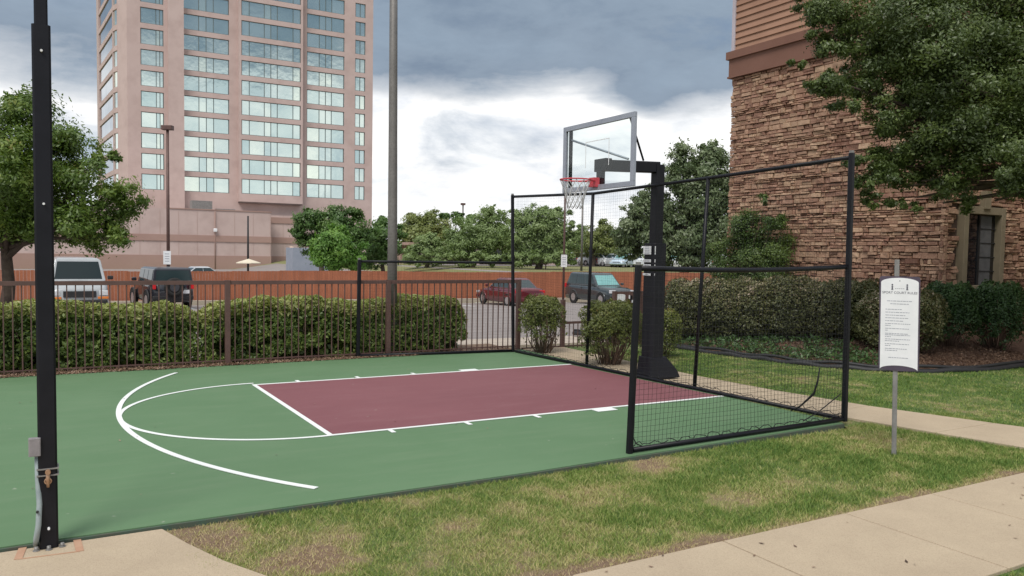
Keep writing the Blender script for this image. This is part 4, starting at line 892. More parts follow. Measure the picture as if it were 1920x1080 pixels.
def bush(name, label, cat, c, rx, ry, h, n, leaf, mat, zb=-.05, seed=1, bare=.5, group=None, lump=.16, nt_=60):
    t = thing(name, label, cat, (c[0], c[1], zb), group=group)
    d = RNG.normal(size=(n, 3)); d /= np.linalg.norm(d, axis=1)[:, None]; d[:, 2] = np.abs(d[:, 2])*1.0
    # profile: widest at 60 percent of height, narrower foot
    zt = RNG.random(n)**.75; ang = RNG.uniform(0, 2*math.pi, n); prof = np.clip(1-np.abs((zt-.52)/.56)**3., 0, 1)**.5*.92
    rr_ = prof*(1-.45*RNG.random(n)**2.2); lum = 1+lump*(fbm(ang*1.6, zt*3.2, 1.6, seed, 3)-.5)*4
    X = c[0]+rx*np.cos(ang)*rr_*lum; Y = c[1]+ry*np.sin(ang)*rr_*lum; Z = zb+.04+h*(zt+(fbm(ang*2, zt*2, 2., seed+2)-.5)*.2)
    keep = fbm(ang*2.1, zt*5, 1.9, seed+4, 3)+.5*zt > .32+bare*.85*(1-zt)
    C = np.stack([X, Y, Z], -1)[keep]; N = np.stack([np.cos(ang), np.sin(ang), .3+zt], -1)[keep]
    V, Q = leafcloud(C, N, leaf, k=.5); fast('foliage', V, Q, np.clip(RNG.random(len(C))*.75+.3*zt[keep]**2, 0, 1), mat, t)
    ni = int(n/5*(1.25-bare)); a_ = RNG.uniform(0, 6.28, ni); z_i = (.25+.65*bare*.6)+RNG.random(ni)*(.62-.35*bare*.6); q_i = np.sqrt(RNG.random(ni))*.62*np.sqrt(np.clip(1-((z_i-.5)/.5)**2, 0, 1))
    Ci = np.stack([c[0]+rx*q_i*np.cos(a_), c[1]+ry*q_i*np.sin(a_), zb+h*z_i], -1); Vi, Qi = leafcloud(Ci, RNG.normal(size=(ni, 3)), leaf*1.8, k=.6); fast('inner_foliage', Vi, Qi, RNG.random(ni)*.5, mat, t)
    m = MB(); rg = random.Random(seed)
    for _ in range(nt_):
        a = rg.uniform(0, 6.28); q0 = rg.uniform(0, .35); q1 = rg.uniform(.4, .88); z1_ = rg.uniform(.45, .92)
        m.tube([(c[0]+rx*q0*math.cos(a), c[1]+ry*q0*math.sin(a), zb-.02), (c[0]+rx*(q0+q1)*.6*math.cos(a+.15), c[1]+ry*(q0+q1)*.6*math.sin(a+.15), zb+h*z1_*.5), (c[0]+rx*q1*math.cos(a+rg.uniform(-.3, .3)), c[1]+ry*q1*math.sin(a), zb+h*z1_)], [.008, .005, .002], 4)
    m.build('stems', M['twig'], t); return t
def bushat(px0, px1, ptop, pbase, zb=-.05, **k):
    mid = (px0+px1)/2; b = onZ(mid, pbase, zb); d = float((b-CAM) @ FW); rx = (px1-px0)/2*d/FPX; h = float(P(mid, ptop, d)[2])-zb
    c = b+np.array([FW[0], FW[1], 0])*rx*.6; return dict(c=c, rx=rx*1.05, ry=rx*.95, h=h, zb=zb)
q = bushat(973, 1058, 563, 676); q['c'] = np.array([.85, 3.05, 0]); d = float((q['c']-CAM) @ FW); q['c'] = P(1017, 600, d); q['h'] = float(P(1017, 561, d)[2])+.05; q['rx'] = q['ry'] = 44*d/FPX
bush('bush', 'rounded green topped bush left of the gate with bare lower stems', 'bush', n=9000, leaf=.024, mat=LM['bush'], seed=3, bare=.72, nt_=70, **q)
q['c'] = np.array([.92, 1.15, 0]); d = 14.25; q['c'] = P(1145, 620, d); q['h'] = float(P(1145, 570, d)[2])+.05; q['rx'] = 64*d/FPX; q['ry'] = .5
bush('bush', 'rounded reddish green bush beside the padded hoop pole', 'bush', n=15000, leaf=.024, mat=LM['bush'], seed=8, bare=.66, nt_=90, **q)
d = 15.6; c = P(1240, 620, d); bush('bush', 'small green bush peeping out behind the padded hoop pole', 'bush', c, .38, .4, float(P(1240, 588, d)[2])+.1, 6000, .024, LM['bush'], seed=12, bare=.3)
# dark hedge in front of the stone wall
def bigbushes(px0, px1, top0, top1, d0, d1, n, mat, label, seed, cnt, leaf=.028, zb=0., name='shrub', bare=.35, wfac=1.):
    for i in range(cnt):
        f = (i+.5)/cnt; px = px0+(px1-px0)*f; d = d0+(d1-d0)*f; r = (px1-px0)/cnt/2*d/FPX*1.28*wfac; c = P(px, 600, d); tp = float(P(px, top0+(top1-top0)*f+random.uniform(-5, 5), d)[2]); z_ = float(bedz(c[0], c[1]))-.05
        bush(name, label[i] if isinstance(label, list) else label, 'shrub', c, r, r*.85, tp-z_, n, leaf, mat, zb=z_, seed=seed+i*5, bare=bare, lump=.12, group='shrubs planted along the stone wall', nt_=80)
bigbushes(1262, 1640, 530, 528, 18.2, 16.6, 15000, LM['hedge2'], ['leftmost pink flecked shrub beyond the netting near the short fence', 'pink flecked shrub standing below the climbing plant', 'pale flowered shrub in the middle of the shrub row at stone wall', 'brownish shrub between the pale flowered one and the corner net post', 'pink flecked shrub seen just left of tall corner net post', 'last grey green shrub of the row, right behind the corner net post'], 31, 6, leaf=.03, bare=.0, wfac=1.5)
bigbushes(1615, 1760, 556, 552, 15.6, 15.6, 14000, LM['hedge2'], ['low grey green shrub directly behind the rules sign'], 61, 1, bare=.3)
bigbushes(1735, 1915, 538, 540, 16.2, 16.8, 15000, LM['cover'], ['dark green shrub under the left side of the window', 'dark green shrub at the frame edge right of the window'], 71, 2, bare=.5)
# climbing plant on the wall
blobs = [(onX(px_, py_, BXW-.55), (r_*.95, r_*1.3, r_*1.35)) for px_, py_, r_ in ((1385, 500, .6), (1420, 480, .6), (1395, 470, .62), (1440, 450, .5), (1370, 500, .5), (1430, 510, .6), (1455, 410, .28), (1435, 375, .14), (1350, 470, .35), (1400, 430, .4))]
bc = onX(1405, 560, BXW-.6); bc[2] = .3
tree('climbing_shrub', 'tall bright green shrub climbing against the stone wall', 'shrub', bc, blobs, 46000, .036, LM['climb'], .035, dens=14, cr=.42, zf=.3)
# ground cover in the bed
n = 26000; X = RNG.uniform(3.4, 9., n); Y = RNG.uniform(-1.9, 6, n); k = (bedz(X, Y) > .01) & (fbm(X, Y, 1.4, 21) > .42) & (bedz(X, Y) < .22) & ~((X > 5.4) & (Y < .4))
C = np.stack([X, Y, bedz(X, Y)+RNG.random(n)*.12], -1)[k]; V, Q = leafcloud(C, np.tile([0, 0, 1.], (len(C), 1)), .045)
tag(fast('ground_cover', V, Q, RNG.random(len(C)), LM['cover']), 'low dark green ground cover spreading under the shrubs', 'ground cover', kind='stuff')
# mulch chips and dry leaves
litter = leafmat('dry_litter', [(0., (.05, .028, .018)), (.5, (.17, .10, .065)), (1., (.40, .28, .19))], .0, 2.)
n = 26000; X = RNG.uniform(4.2, 9.2, n); Y = RNG.uniform(-1.9, 3, n); k = (bedz(X, Y) > .01); C = np.stack([X, Y, bedz(X, Y)-.01+RNG.random(n)*.02], -1)[k]; V, Q = leafcloud(C, np.tile([0, 0, 2.2], (len(C), 1)), .03, k=.3)
tag(fast('mulch_chips', V, Q, RNG.random(len(C))**1.6, litter), 'brown wood chips covering the bed', 'mulch', kind='stuff')
n = 9000; X = RNG.uniform(-10, .0, n); Y = 3.80+np.abs(RNG.normal(size=n))*.22+.12*(fbm(X, X*0, 1.5, 4)-.5); C = np.stack([X, Y, .006+RNG.random(n)*.02], -1); V, Q = leafcloud(C, np.tile([0, 0, 2.], (n, 1)), .022)
tag(fast('leaf_litter', V, Q, RNG.random(n)**.8, litter), 'dry fallen leaves along the court edge under the fence', 'leaf litter', kind='stuff')

X = np.concatenate([RNG.uniform(-9, 0, 70), RNG.uniform(-8.5, 2, 70)]); Y = np.concatenate([RNG.uniform(-3.7, 3.7, 70)*RNG.choice([.99, .6], 70), RNG.uniform(-7.1, -6.02, 70)]); Z = np.concatenate([np.full(70, .012), np.full(70, -.012)])
V, Q = leafcloud(np.stack([X, Y, Z], -1), np.tile([0, 0, 6.], (140, 1)), .018); tag(fast('fallen_leaves', V, Q, RNG.random(140), litter), 'scattered small dry leaves lying on the court and pavement', 'leaf litter', kind='stuff')
# ------------------------------------------------------------------ grass blades
def bladesmat():
    m, t, b, o, pos = newmat('grass_blade'); at = t.add('ShaderNodeAttribute', attribute_name='rnd').outputs['Fac']
    c = t.ramp(at, [(0., (.075, .165, .025)), (.3, (.18, .27, .05)), (.5, (.31, .35, .10)), (.7, (.50, .45, .20)), (1., (.50, .38, .23))])
    t.l.new(c, b.inputs['Base Color']); b.inputs['Roughness'].default_value = .7
    tr = t.add('ShaderNodeBsdfTranslucent', inp={0: c}); mx = t.add('ShaderNodeMixShader', inp={0: .25, 1: b.outputs[0], 2: tr.outputs[0]}); t.l.new(mx.outputs[0], o.inputs[0]); return m
bm_ = bladesmat()
def blades(x0, x1, y0, y1, per, hgt, mask=None, wd=.0035):
    n = int((x1-x0)*(y1-y0)*per); X = RNG.uniform(x0, x1, n); Y = RNG.uniform(y0, y1, n); k = inlawn(X, Y)
    if mask is not None: k &= mask(X, Y)
    dr = dryf(X, Y); k &= RNG.random(n) > np.clip(dr-.55, 0, 1)*1.3; X, Y, dr = X[k], Y[k], dr[k]; n = len(X); a = RNG.uniform(0, 6.28, n); h = hgt*RNG.uniform(.5, 1.35, n)*(1-.45*dr)
    B = np.stack([X, Y, np.full(n, -.05)], -1); s_ = np.stack([np.cos(a), np.sin(a), np.zeros(n)], -1)*wd; ln = np.stack([RNG.normal(size=n), RNG.normal(size=n), np.zeros(n)], -1)*h[:, None]*.65
    T_ = B+ln; T_[:, 2] += h; V = np.stack([B-s_, B+s_, T_], 1).reshape(-1, 3); return V, np.clip(dr*.72+RNG.random(n)*.50-.06, 0, 1)
Vs = []; Rs = []
notpath = lambda X, Y: ~((X > .25) & (np.abs(X-np.interp(-Y, [-4.3, -1.5, .3, 1.8, 3.2, 4.6, 6.0], [.78, .72, .68, .74, .88, 1.22, 1.62])) < np.interp(-Y, [-4.3, .3, 3.2, 6.], [.5, .42, .5, .68])))
for a in ((-7.5, -3., -6.0, -3.97, 9500, .038, notpath, .0038), (-3., 2., -6.02, -3.85, 7000, .040, notpath, .0045), (-3.6, 1., -7.9, -7.24, 6000, .03, None, .004), (1.1, 5., -6.5, 3.2, 1700, .036, notpath, .006), (.2, 1.4, -5.9, 4.3, 1500, .035, notpath, .006), (5., 11, -6.5, -1.4, 900, .036, None, .008)):
    V, r_ = blades(*a); Vs.append(V); Rs.append(r_)
V = np.concatenate(Vs); tag(fast('grass', V, np.arange(len(V)).reshape(-1, 3), np.concatenate(Rs), bm_), 'short patchy lawn grass growing beside the court and paths', 'grass', kind='stuff')

# ------------------------------------------------------------------ trees
d = 21.5; bt = P(6, 520, d); bt[2] = float(lotz(bt[0], bt[1]))
tree('crape_myrtle', 'spreading green tree with reddish tips at the left edge over the white van', 'tree', bt,
     [PB(40, 260, d, 88), PB(-60, 300, d, 110), PB(25, 205, d-.3, 42, .8), PB(110, 300, d+.3, 75), PB(95, 245, d, 40, .8), PB(170, 350, d, 72, .9), PB(220, 372, d-.2, 46, .8), PB(70, 385, d+.6, 95, .8), PB(180, 430, d, 58, .72), PB(215, 448, d-.3, 28, .8), PB(120, 430, d-.5, 60, .6), PB(10, 420, d, 80, .6), PB(200, 300, d, 28, .8), PB(-40, 400, d-.8, 90, .7), PB(30, 330, d-1.2, 80)],
     74000, .058, LM['left'], .17, fork=P(10, 455, d), dens=16, cr=.34, core=.35)
d = 13.6
ob = [PB(1560, 30, d, 72, .8), PB(1640, 20, d, 95), PB(1560, 150, d-.2, 46, .6), PB(1535, 165, d, 38, .6), PB(1620, 130, d+.3, 72, .7), PB(1720, 90, d-.5, 110), PB(1840, 60, d, 120), PB(1950, 120, d-.5, 120), PB(1700, 190, d, 66, .7), PB(1790, 200, d-.5, 90), PB(1660, 300, d-.2, 44, .8), PB(1720, 285, d, 72, .8), PB(1690, 340, d+.2, 50, .6), PB(1800, 300, d-.2, 85, .8), PB(1890, 270, d-.6, 90), PB(1770, 355, d+.3, 50, .6), PB(1890, 330, d-.8, 58, .55), PB(1960, 320, d, 70), PB(1625, 345, d, 24, .8), PB(1510, 8, d, 34, .6), PB(1665, 235, d, 40, .6), PB(1900, 0, d, 120), PB(1740, 0, d, 100), PB(2040, 200, d, 130), PB(2020, 40, d, 140), PB(1820, 380, d+.2, 30, .5), PB(2100, 100, d+1, 140), PB(1760, 240, d+.5, 100), PB(1860, 170, d+.6, 120), PB(1720, 130, d+.5, 100), PB(1500, 122, d-.2, 22, .5), PB(1480, 116, d-.2, 12, .5), PB(1612, 300, d, 30, .5), PB(1640, 372, d+.1, 30, .5), PB(1590, 200, d, 36, .6), PB(1560, 95, d, 48, .7), PB(1600, 160, d, 46, .6), PB(1660, 235, d-.2, 50, .7), PB(1640, 290, d, 46, .7), PB(1530, 30, d, 44, .8), PB(1650, 335, d, 48, .7), PB(1700, 385, d+.1, 30, .5), PB(1530, 60, d, 26, .6)]
bo = P(2075, 700, d+.5); bo[2] = .1
tree('live_oak', 'large dark green tree overhanging the stone building at upper right', 'tree', bo, ob, 240000, .033, LM['oak'], .20, fork=P(2070, 360, d+.5), dens=30, cr=.30, core=.2, reach=.82, ext=0)
def gzt(c): return float(gz(c[0], c[1]))
def midtree(label, px, pb, d, blobs, n, leaf, mat, r0, grp='trees beyond the car park', dens=10, name='tree', core=.4, cr=.34):
    b = P(px, pb, d); b[2] = gzt(b); tree(name, label, 'tree', b, [PB(*q) for q in blobs], n, leaf, LM[mat], r0, group=grp, dens=dens, core=core, cr=cr, zf=.4)
midtree('dense bright green tree left of the grey lamp post, taller of two', 600, 500, 64, [(590, 430, 64, 34), (630, 415, 64, 30), (650, 440, 64, 38), (575, 415, 64, 24), (600, 470, 64, 30), (660, 405, 64.5, 22, .8), (560, 440, 64, 15), (690, 440, 65, 18)], 24000, .13, 'middark', .25)
midtree('low lime green tree in front of the taller green one', 625, 505, 57, [(625, 460, 57, 36), (595, 470, 57, 25), (655, 470, 57, 27), (630, 445, 57, 26, .8), (620, 490, 57, 40, .5), (670, 490, 57, 22, .7)], 20000, .11, 'mid', .2)
midtree('dark green tree right beside the grey lamp post', 715, 500, 68, [(715, 450, 68, 36), (735, 470, 68, 28), (700, 480, 68, 28), (745, 440, 68, 16), (710, 418, 70, 20, .8)], 11000, .15, 'middark', .2)
midtree('brownish green tree just right of the grey lamp post', 790, 490, 100, [(775, 425, 100, 26), (815, 420, 100, 24), (790, 450, 100, 34), (760, 440, 100, 20), (830, 445, 100, 26), (770, 408, 102, 10)], 15000, .18, 'olive', .3)
midtree('small mid green tree before the brownish one', 800, 498, 78, [(800, 468, 78, 27), (775, 478, 78, 20), (830, 475, 78, 22), (810, 450, 78, 16)], 11000, .13, 'sage', .2)
midtree('far dark green tree beneath the distant mast', 850, 480, 150, [(835, 405, 150, 12, .7), (860, 409, 150, 14, .7), (805, 405, 150, 13, .7), (880, 410, 150, 12, .7), (780, 412, 150, 12, .7)], 4000, .34, 'middark', .3)
midtree('pale sage tree left of the tall net corner post', 885, 500, 76, [(885, 430, 76, 33), (860, 455, 76, 32), (915, 440, 76, 36), (930, 410, 76, 24), (905, 465, 76, 30), (870, 475, 76, 24), (945, 450, 76, 26), (905, 405, 76, 14), (928, 392, 76, 9, 1.2)], 26000, .13, 'sage', .28)
midtree('wide pale sage tree right of the tall net corner post', 1010, 500, 72, [(1000, 420, 72, 34), (975, 440, 72, 34), (1035, 430, 72, 34), (1010, 460, 72, 34), (1060, 455, 72, 28), (980, 475, 72, 26), (1050, 400, 72, 18, .9), (1015, 396, 72, 13, .9), (968, 402, 72, 14), (1075, 430, 72, 16), (1045, 478, 72, 20)], 30000, .13, 'sage', .3)
midtree('olive green tree seen behind the two thin poles', 1110, 490, 95, [(1100, 445, 95, 26), (1130, 440, 95, 24), (1085, 455, 95, 22), (1145, 455, 95, 24), (1115, 465, 95, 26), (1128, 422, 95, 12)], 13000, .16, 'olive', .3)
midtree('tall poplar with pale flickering leaves left of stone building', 1280, 500, 60, [(1290, 300, 60, 34), (1330, 320, 60, 42), (1270, 340, 60, 30), (1310, 380, 60, 50), (1245, 390, 60, 36), (1200, 400, 60, 34), (1180, 430, 60, 32), (1225, 440, 60, 40), (1290, 440, 60, 46), (1345, 430, 60, 50), (1180, 465, 60, 26, .8), (1240, 478, 60, 34, .6), (1340, 280, 60, 24, .8), (1215, 365, 60, 18), (1300, 480, 60, 40, .5), (1385, 350, 60, 50)], 62000, .15, 'poplar', .35, dens=13, core=.45, cr=.32)
for lab, px0_, px1_, dd, mt_ in (('low continuous green shrubbery under the middle trees left of corner net post', 760, 960, 74, 'sage'), ('low continuous green shrubbery under the wide sage tree', 960, 1085, 70, 'sage'), ('low dark growth behind far parked cars under the olive tree', 1080, 1175, 108, 'olive')):
    k = int((px1_-px0_)/17); midtree(lab, (px0_+px1_)/2, 505, dd, [(px0_+17*i+8, 484+5*math.sin(i*2.2), dd, 15, .75) for i in range(k)], 9000, .15, mt_, .06, grp='shrubbery beyond the board fence', name='shrubbery')
# faraway tree mass on the horizon
n = 30000; X = []; 
C = []
for i in range(46):
    px = -300+i*52; dd = 190+30*math.sin(i*1.7); c = P(px, 462+6*math.sin(i*2.3), dd); r_ = 5.5+1.5*math.sin(i*3.1)
    if 180 < px < 700: continue
    q = RNG.normal(size=(620, 3)); q /= np.linalg.norm(q, axis=1)[:, None]; C.append(c+q*np.array([r_*1.3, r_*1.3, r_*.55])*RNG.uniform(.6, 1.05, (620, 1)))
C = np.concatenate(C); V, Q = leafcloud(C, np.tile([0, -.5, .6], (len(C), 1)), .55); tag(fast('distant_woods', V, Q, RNG.random(len(C)), LM['middark']), 'far off belt of trees along the horizon', 'woods', kind='stuff')

# ------------------------------------------------------------------ lamp posts and poles in the lot
def pole_sign(name, label, px, ptop, d, r, sign=None, head=None, cat='lamp post', gzv=None, wd=None):
    b = P(px, 560, d); b[2] = gzt(b) if gzv is None else gzv; top = float(P(px, ptop, d)[2]); t = thing(name, label, cat, b)
    m = MB(); m.tube([(b[0], b[1], b[2]), (b[0], b[1], top)], [r, r*.75], 10); m.build('pole', M['iron'] if d < 40 else M['galv2'], t)
    if head: m = MB(); w_ = head*d/FPX; m.box((b[0], b[1], top+w_*.2), (w_, w_*.6, w_*.42), R(-30)); m.build('lamp_head', M['iron'], t, bevel=.02)
    if sign:
        m = MB(); c = P(px-1, sign[0], d); c = np.array([b[0], b[1], c[2]])-np.array([FW[0], FW[1], 0])*(r+.04); w_, h_ = sign[1]*d/FPX, sign[2]*d/FPX; az_ = YAW-math.pi/2; m.box(c, (w_, .015, h_), az_); sp2 = m.build('sign_plate', M['white'], t)
        m = MB(); 
        for k in range(4): m.box(Vector(c)-Vector((FW[0], FW[1], 0))*.01+Vector((0, 0, h_*(.28-.18*k))), (w_*.6, .004, h_*.05), az_)
        m.build('sign_print', M['ink2'], sp2)
    return t
pole_sign('lamp_post', 'thin dark lamp post with box head rising behind the black off-roader', 316, 246, 37.5, .085, (483, 14, 25), 20)
pole_sign('sign_pole', 'thin brown pole with small white parking sign behind the hoop', 1056, 300, 33, .05, (489, 11, 23), None, 'pole')
pole_sign('light_pole', 'thin grey pole behind the board fence just right of the sign pole', 1089, 372, 66, .10, None, None, 'pole')
t = pole_sign('mast', 'distant thin mast above the far trees', 866, 385, 170, .22, None, 9, 'mast')

# ------------------------------------------------------------------ vehicles
def paint(name, c, rough=.22, metal=.2):
    m, t, b, o, pos = newmat(name); t.l.new(t.mix(t.ramp(t.noise(pos, 3, 3), [(.3, 0.), (.7, 1.)]), c, tuple(x*1.12 for x in c)), b.inputs['Base Color'])
    b.inputs['Roughness'].default_value = rough; b.inputs['Metallic'].default_value = metal; b.inputs['Coat Weight'].default_value = .6; b.inputs['Coat Roughness'].default_value = .06; return m
def loft(sts, smooth=True):
    """stations (x, zb, zt, w, wt) -> body shell"""
    m = MB(); vs = []; 
    for x, zb, zt, w_, wt in sts:
        h = zt-zb; r = [(w_*.90, zb), (w_*.985, zb+h*.14), (w_, zb+h*.42), (w_*.99, zb+h*.70), (wt+(w_-wt)*.35, zt-h*.07), (wt*.93, zt-.008), (wt*.5, zt+.012), (0, zt+.018)]
        ring = [(x, -a, b) for a, b in r]+[(x, a, b) for a, b in r[-2::-1]]; vs += ring
    k = 15; fs = [(i*k+j, i*k+j+1, (i+1)*k+j+1, (i+1)*k+j) for i in range(len(sts)-1) for j in range(k-1)]+[(i*k+k-1, i*k, (i+1)*k, (i+1)*k+k-1) for i in range(len(sts)-1)]
    fs += [tuple(range(k-1, -1, -1)), tuple((len(sts)-1)*k+j for j in range(k))]; m.add(vs, fs, smooth); return m
def car(name, label, cat, loc, rz, p, group=None, detail=True):
    t = thing(name, label, cat, loc, rz, group); B = lambda m_, n_, mt, par=t, **k: m_.build(n_, mt, par, local=True, **k)
    L_, Wd, H, gc = p['L'], p['W']/2, p['H'], p.get('gc', .2); bt = p['belt']; pn = p['paint']
    body = B(loft([(x*L_/2, gc+zb, zt, Wd*w_, Wd*w_*wt) for x, zb, zt, w_, wt in p['st']]), 'body', pn)
    # cabin: base xs and roof xs
    fb, ft, rt_, rb = [q*L_/2 for q in p['cab']]; wb = Wd*.93; wt = Wd*p.get('tumble', .76); zt = H
    c = MB(); zb = bt-.03; rr_ = .05
    base = [(fb, -wb, zb), (fb, wb, zb), (rb, wb, zb), (rb, -wb, zb)]; up = [(ft, -wt, zt-.06), (ft, wt, zt-.06), (rt_, wt, zt-.06), (rt_, -wt, zt-.06)]; tp = [(ft-.14, -wt+.12, zt), (ft-.14, wt-.12, zt), (rt_+.14, wt-.12, zt), (rt_+.14, -wt+.12, zt)]
    c.add(base+up+tp, [(0, 1, 5, 4), (1, 2, 6, 5), (2, 3, 7, 6), (3, 0, 4, 7), (4, 5, 9, 8), (5, 6, 10, 9), (6, 7, 11, 10), (7, 4, 8, 11), (8, 9, 10, 11), (3, 2, 1, 0)])
    cb = B(c, 'cabin', p.get('roofpaint', pn), bevel=.04)
    def glass(q0, q1, q2, q3, nm, mat, i0=.06, i1=.94, j0=.10, j1=.90):
        q = [Vector(x) for x in (q0, q1, q2, q3)]; bl = lambda u, v_: (q[0].lerp(q[1], u)).lerp(q[3].lerp(q[2], u), v_); n_ = (q[1]-q[0]).cross(q[3]-q[0]).normalized(); ctr = sum(q, Vector())/4
        if n_.dot(ctr-Vector((0, 0, zb))) < 0: n_ = -n_
        g = MB(); g.plate([bl(i0, j0)+n_*.002, bl(i1, j0)+n_*.002, bl(i1, j1)+n_*.002, bl(i0, j1)+n_*.002], n_, .012); return B(g, nm, mat)
    glass(base[0], base[1], up[1], up[0], 'windscreen', p.get('wsh', M['windsh'])); glass(base[3], base[2], up[2], up[3], 'rear_window', M['autoglass'])
    ns = p.get('nside', 2)
    for sy in (1, 0):
        b0, b1, u0, u1 = (base[1], base[2], up[1], up[2]) if sy else (base[0], base[3], up[0], up[3])
        for k in range(ns): glass(b0, b1, u1, u0, 'side_window', M['autoglass'], .05+.90*k/ns+.012, .05+.90*(k+1)/ns-.012, .14, .92)
    wr = p['wr']
    for sx in (p['ax'][0]*L_/2, p['ax'][1]*L_/2):
        for sy in (-1, 1):
            wv = thing('wheel', None, None); wv.parent = t; wv.location = (sx, sy*(Wd-.10), wr); wv.matrix_basis = Matrix.Translation(wv.location)
            g = MB(); g.ring((0, 0, 0), wr-.09, .09, axis=(0, 1, 0), n=24, m=8); g.disc((0, 0, 0), (0, 1, 0), wr-.05, .16, 24); B(g, 'tyre', M['tyre'], wv)
            g = MB(); g.disc((0, sy*.075, 0), (0, 1, 0), wr*.60, .05, 18); B(g, 'rim', M['alloy'], wv)
            g = MB(); nA = 16; a0, a1 = (wr+.05), (wr+.02); g.tube([(sx+(wr+.055)*math.cos(a), sy*(Wd-.02), wr+(wr+.055)*math.sin(a)) for a in np.linspace(-.1, math.pi+.1, 14)], .035, 6); B(g, 'wheel_arch', p.get('arch', pn))
            g = MB(); g.disc((sx, sy*(Wd-.045), wr+.01), (0, 1, 0), wr+.04, .085, 20); B(g, 'wheel_well', M['tyre'])
    for sy in (-1, 1):
        g = MB(); g.box((fb-.12*L_/4, sy*(Wd+.10), bt+.10), (.10, .20, .15)); B(g, 'mirror', p.get('mir', pn), bevel=.03)
        g = MB(); hl = p['hl']; g.box((L_/2-hl[0], sy*Wd*hl[1], hl[2]), hl[3]); B(g, 'headlight', M['lampglass'], bevel=.02)
        g = MB(); tl_ = p['tl']; g.box((-L_/2+tl_[0], sy*Wd*tl_[1], tl_[2]), tl_[3]); B(g, 'taillight', M['tail'], bevel=.015)
        if 'ind' in p: q = p['ind']; g = MB(); g.box((L_/2-q[0], sy*Wd*q[1], q[2]), q[3]); B(g, 'indicator', M['amber'], bevel=.01)
        for hx in (.12, -.22): g = MB(); g.box((hx*L_/2, sy*(Wd+.004), bt-.14), (.16, .03, .03)); B(g, 'door_handle', p.get('mir', pn))
    g = MB(); q = p['grille']; g.box((L_/2-q[0], 0, q[1]), q[2]); B(g, 'grille', M['blackplastic'], bevel=.01)
    for sx, zz in ((1, p['bz']), (-1, p['bz'])): g = MB(); g.box((sx*(L_/2-.05), 0, zz), (.16, Wd*1.86, .20)); B(g, 'bumper', p.get('bump', M['blackplastic']), bevel=.05)
    g = MB(); g.box((-L_/2-.02+p.get('pin', 0), p.get('py', 0), p['pz']), (.02, .31, .15)); B(g, 'number_plate', M['white'])
    return t
sed = dict(L=4.8, W=1.84, H=1.53, belt=.98, cab=(.36, .05, -.42, -.74), ax=(.60, -.58), wr=.33, bz=.42, pz=.72, pin=.06,
    st=[(-1, .18, .86, .86, .9), (-.96, .05, 1.0, .95, .88), (-.75, 0, 1.03, 1., .88), (-.4, 0, .99, 1., .93), (.1, 0, .98, 1., .93), (.36, 0, .97, 1., .92), (.7, 0, .88, .98, .86), (.93, .06, .76, .9, .82), (1., .16, .62, .78, .85)],
    hl=(.16, .74, .66, (.22, .34, .13)), tl=(.08, .78, .84, (.14, .36, .15)), grille=(.03, .55, (.06, .9, .16)))
suv = dict(sed, L=4.75, W=1.90, H=1.86, belt=1.12, cab=(.42, .14, -.86, -.96), nside=3, wr=.37, bz=.5, pz=.85, gc=.24,
    st=[(-1, .14, 1.0, .92, .92), (-.97, .02, 1.13, .97, .92), (-.7, 0, 1.14, 1., .93), (.1, 0, 1.12, 1., .93), (.40, 0, 1.11, 1., .92), (.75, 0, 1.05, .98, .87), (.95, .04, .95, .92, .84), (1., .12, .75, .85, .86)],
    hl=(.10, .76, .84, (.2, .34, .18)), tl=(.06, .86, 1.05, (.14, .2, .26)), grille=(.02, .72, (.06, 1.0, .2)))
van = dict(sed, L=5.6, W=2.02, H=2.16, belt=1.30, cab=(.70, .50, -.99, -1.), tumble=.78, nside=4, wr=.38, bz=.5, pz=.8, gc=.26,
    st=[(-1, .05, 1.30, .98, .95), (-.97, 0, 1.32, 1., .95), (.1, 0, 1.32, 1., .95), (.68, 0, 1.31, 1., .93), (.86, 0, 1.17, .98, .9), (.97, .02, 1.03, .95, .88), (1., .08, .93, .9, .88)],
    hl=(.03, .80, .84, (.1, .30, .19)), tl=(.04, .92, 1.1, (.1, .12, .4)), grille=(-.005, .80, (.06, 1.10, .24)), ind=(.03, .78, .66, (.09, .36, .09)), paint=paint('white_paintwork', (.33, .35, .365), .3, 0.), mir=M['blackplastic'], bump=M['blackplastic'], wsh=glassy('van_windscreen', (.012, .022, .025), .05, 0.))
jeep = dict(sed, L=4.2, W=1.80, H=1.86, belt=1.20, cab=(.26, .16, -.97, -1.), tumble=.82, nside=3, wr=.41, bz=.56, pz=.82, gc=.36, py=-.5, pin=-.04,
    st=[(-1, .05, 1.2, .9, .96), (-.97, 0, 1.22, .93, .96), (.2, 0, 1.2, .93, .96), (.27, 0, 1.17, .92, .94), (.85, .02, 1.1, .78, .92), (.93, .1, 1.05, .74, .9), (.97, .2, .95, .7, .9)],
    hl=(.06, .52, .95, (.1, .2, .2)), tl=(-.03, .86, 1.05, (.10, .12, .22)), grille=(.03, .9, (.06, .55, .35)), paint=paint('black_paintwork', (.012, .013, .02), .25, .0), arch=M['blackplastic'], roofpaint=paint('black_soft_top', (.016, .018, .028), .35, 0.))
c = P(147, 560, 30.3); vx, vy = float(c[0]), float(c[1]); van['wsh'].node_tree.nodes['Principled BSDF'].inputs['Specular IOR Level'].default_value = .3
car('van', 'pale grey white passenger van parked nose out behind the hedge', 'van', (vx, vy+2.8, float(lotz(vx, vy+2.8))), -math.pi/2+R(1), van)
c = P(328, 560, 34.3); jx_, jy_ = float(c[0]), float(c[1])
jp = car('off_roader', 'black boxy off-roader with spare wheel on its back', 'off-road car', (jx_-.35, jy_+2.1, float(lotz(jx_, jy_+2.1))), math.pi/2+R(8), jeep)
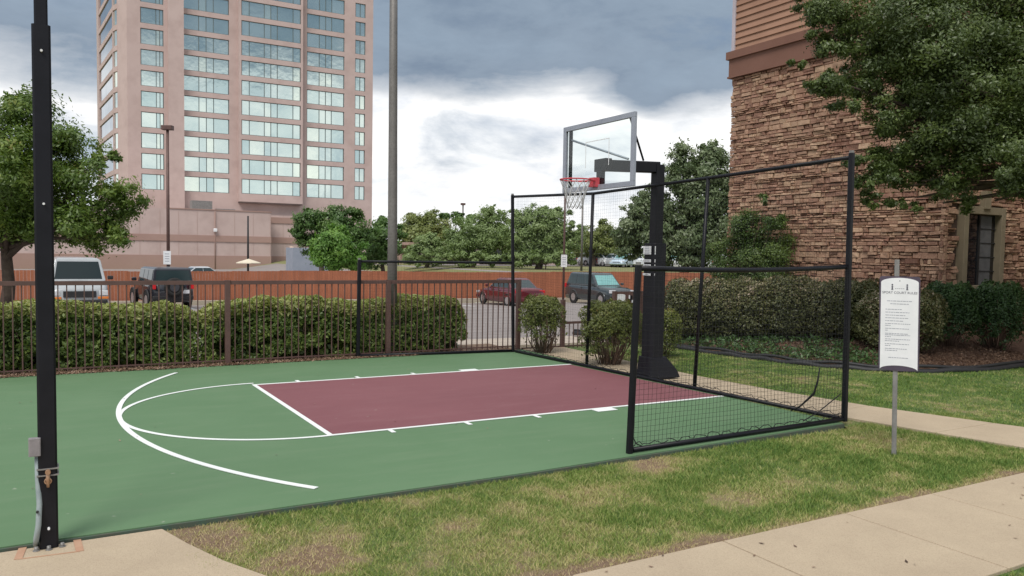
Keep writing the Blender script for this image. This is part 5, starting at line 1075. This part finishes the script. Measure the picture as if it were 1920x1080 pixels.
g = MB(); g.ring((-2.24, .0, 1.02), .31, .10, axis=(1, 0, 0), n=28, m=8); g.disc((-2.22, 0, 1.02), (1, 0, 0), .30, .16, 24); sw = g.build('spare_wheel', M['tyre'], jp, local=True)
g = MB(); g.disc((-2.31, 0, 1.02), (1, 0, 0), .19, .05, 20); g.build('rim', pm('dark_rim', (.04, .04, .05), (.06, .06, .07), 5, .4), sw, local=True)
g = MB(); g.tube([(-2.18, -.6, .98), (-2.19, -.6, 1.25), (-2.19, -.15, 1.25)], .014, 6); g.build('tail_step', M['blackplastic'], jp, local=True)
sed_r = dict(sed, paint=paint('maroon_paintwork', (.13, .018, .026), .2, .25), bump=None); sed_r['bump'] = sed_r['paint']
car('sedan', 'dark red saloon parked with its tail toward the court', 'car', (13.95, 28.9, float(lotz(13.95, 28.9))), math.pi/2, sed_r)
suv_g = dict(suv, paint=paint('slate_green_paintwork', (.055, .068, .075), .22, .3), wsh=pm('teal_windscreen', (.15, .36, .36), (.20, .42, .41), 3, .15))  # windscreen coloured opaque teal, paler than the other car glass
car('suv', 'dark slate SUV parked nose out with teal windscreen', 'car', (20.15, 28.9, float(lotz(20.15, 28.9))), -math.pi/2, suv_g)
lc = [((.05, .05, .06), 1096, 104, 'black'), ((.55, .56, .6), 1134, 106, 'smoke grey'), ((.6, .62, .64), 1160, 104, 'bone white'), ((.62, .63, .66), 1108, 98, 'silver'), ((.70, .72, .75), 1124, 96, 'white'), ((.20, .06, .06), 1140, 97, 'dull red'), ((.50, .53, .58), 1152, 94, 'pale grey'), ((.45, .55, .65), 1168, 92, 'light blue'), ((.66, .68, .72), 1185, 95, 'pearl white'), ((.5, .5, .52), 1262, 84, 'mid grey'), ((.7, .7, .73), 1290, 80, 'bright white'), ((.6, .62, .66), 1318, 86, 'pale silver')]
for i, (cc, px, dd, w_) in enumerate(lc):
    c = P(px, 495, dd); z_ = gzt(c); lab = {0: 'leftmost', 5: 'rightmost of the left row'}.get(i, '')
    p_ = dict(sed, paint=paint('far_car_paint', cc, .3, .1)); p_['bump'] = p_['paint']
    car('parked_car', ('far %s car seen above the board fence ' % w_)+('left of the poplar' if i < 9 else 'below the poplar crown'), 'car', (c[0], c[1], z_), YAW+[.5, -.35, .7, 3.5, .2, 2.7][(i*5) % 6], p_, 'cars in the far upper lot')
c = P(385, 503, 62); p_ = dict(sed, paint=paint('far_silver', (.45, .47, .5), .3, .1)); p_['bump'] = p_['paint']
car('parked_car', 'silver car roof just showing over the board fence right of the off-roader', 'car', (c[0], c[1], -.98), .2, p_)
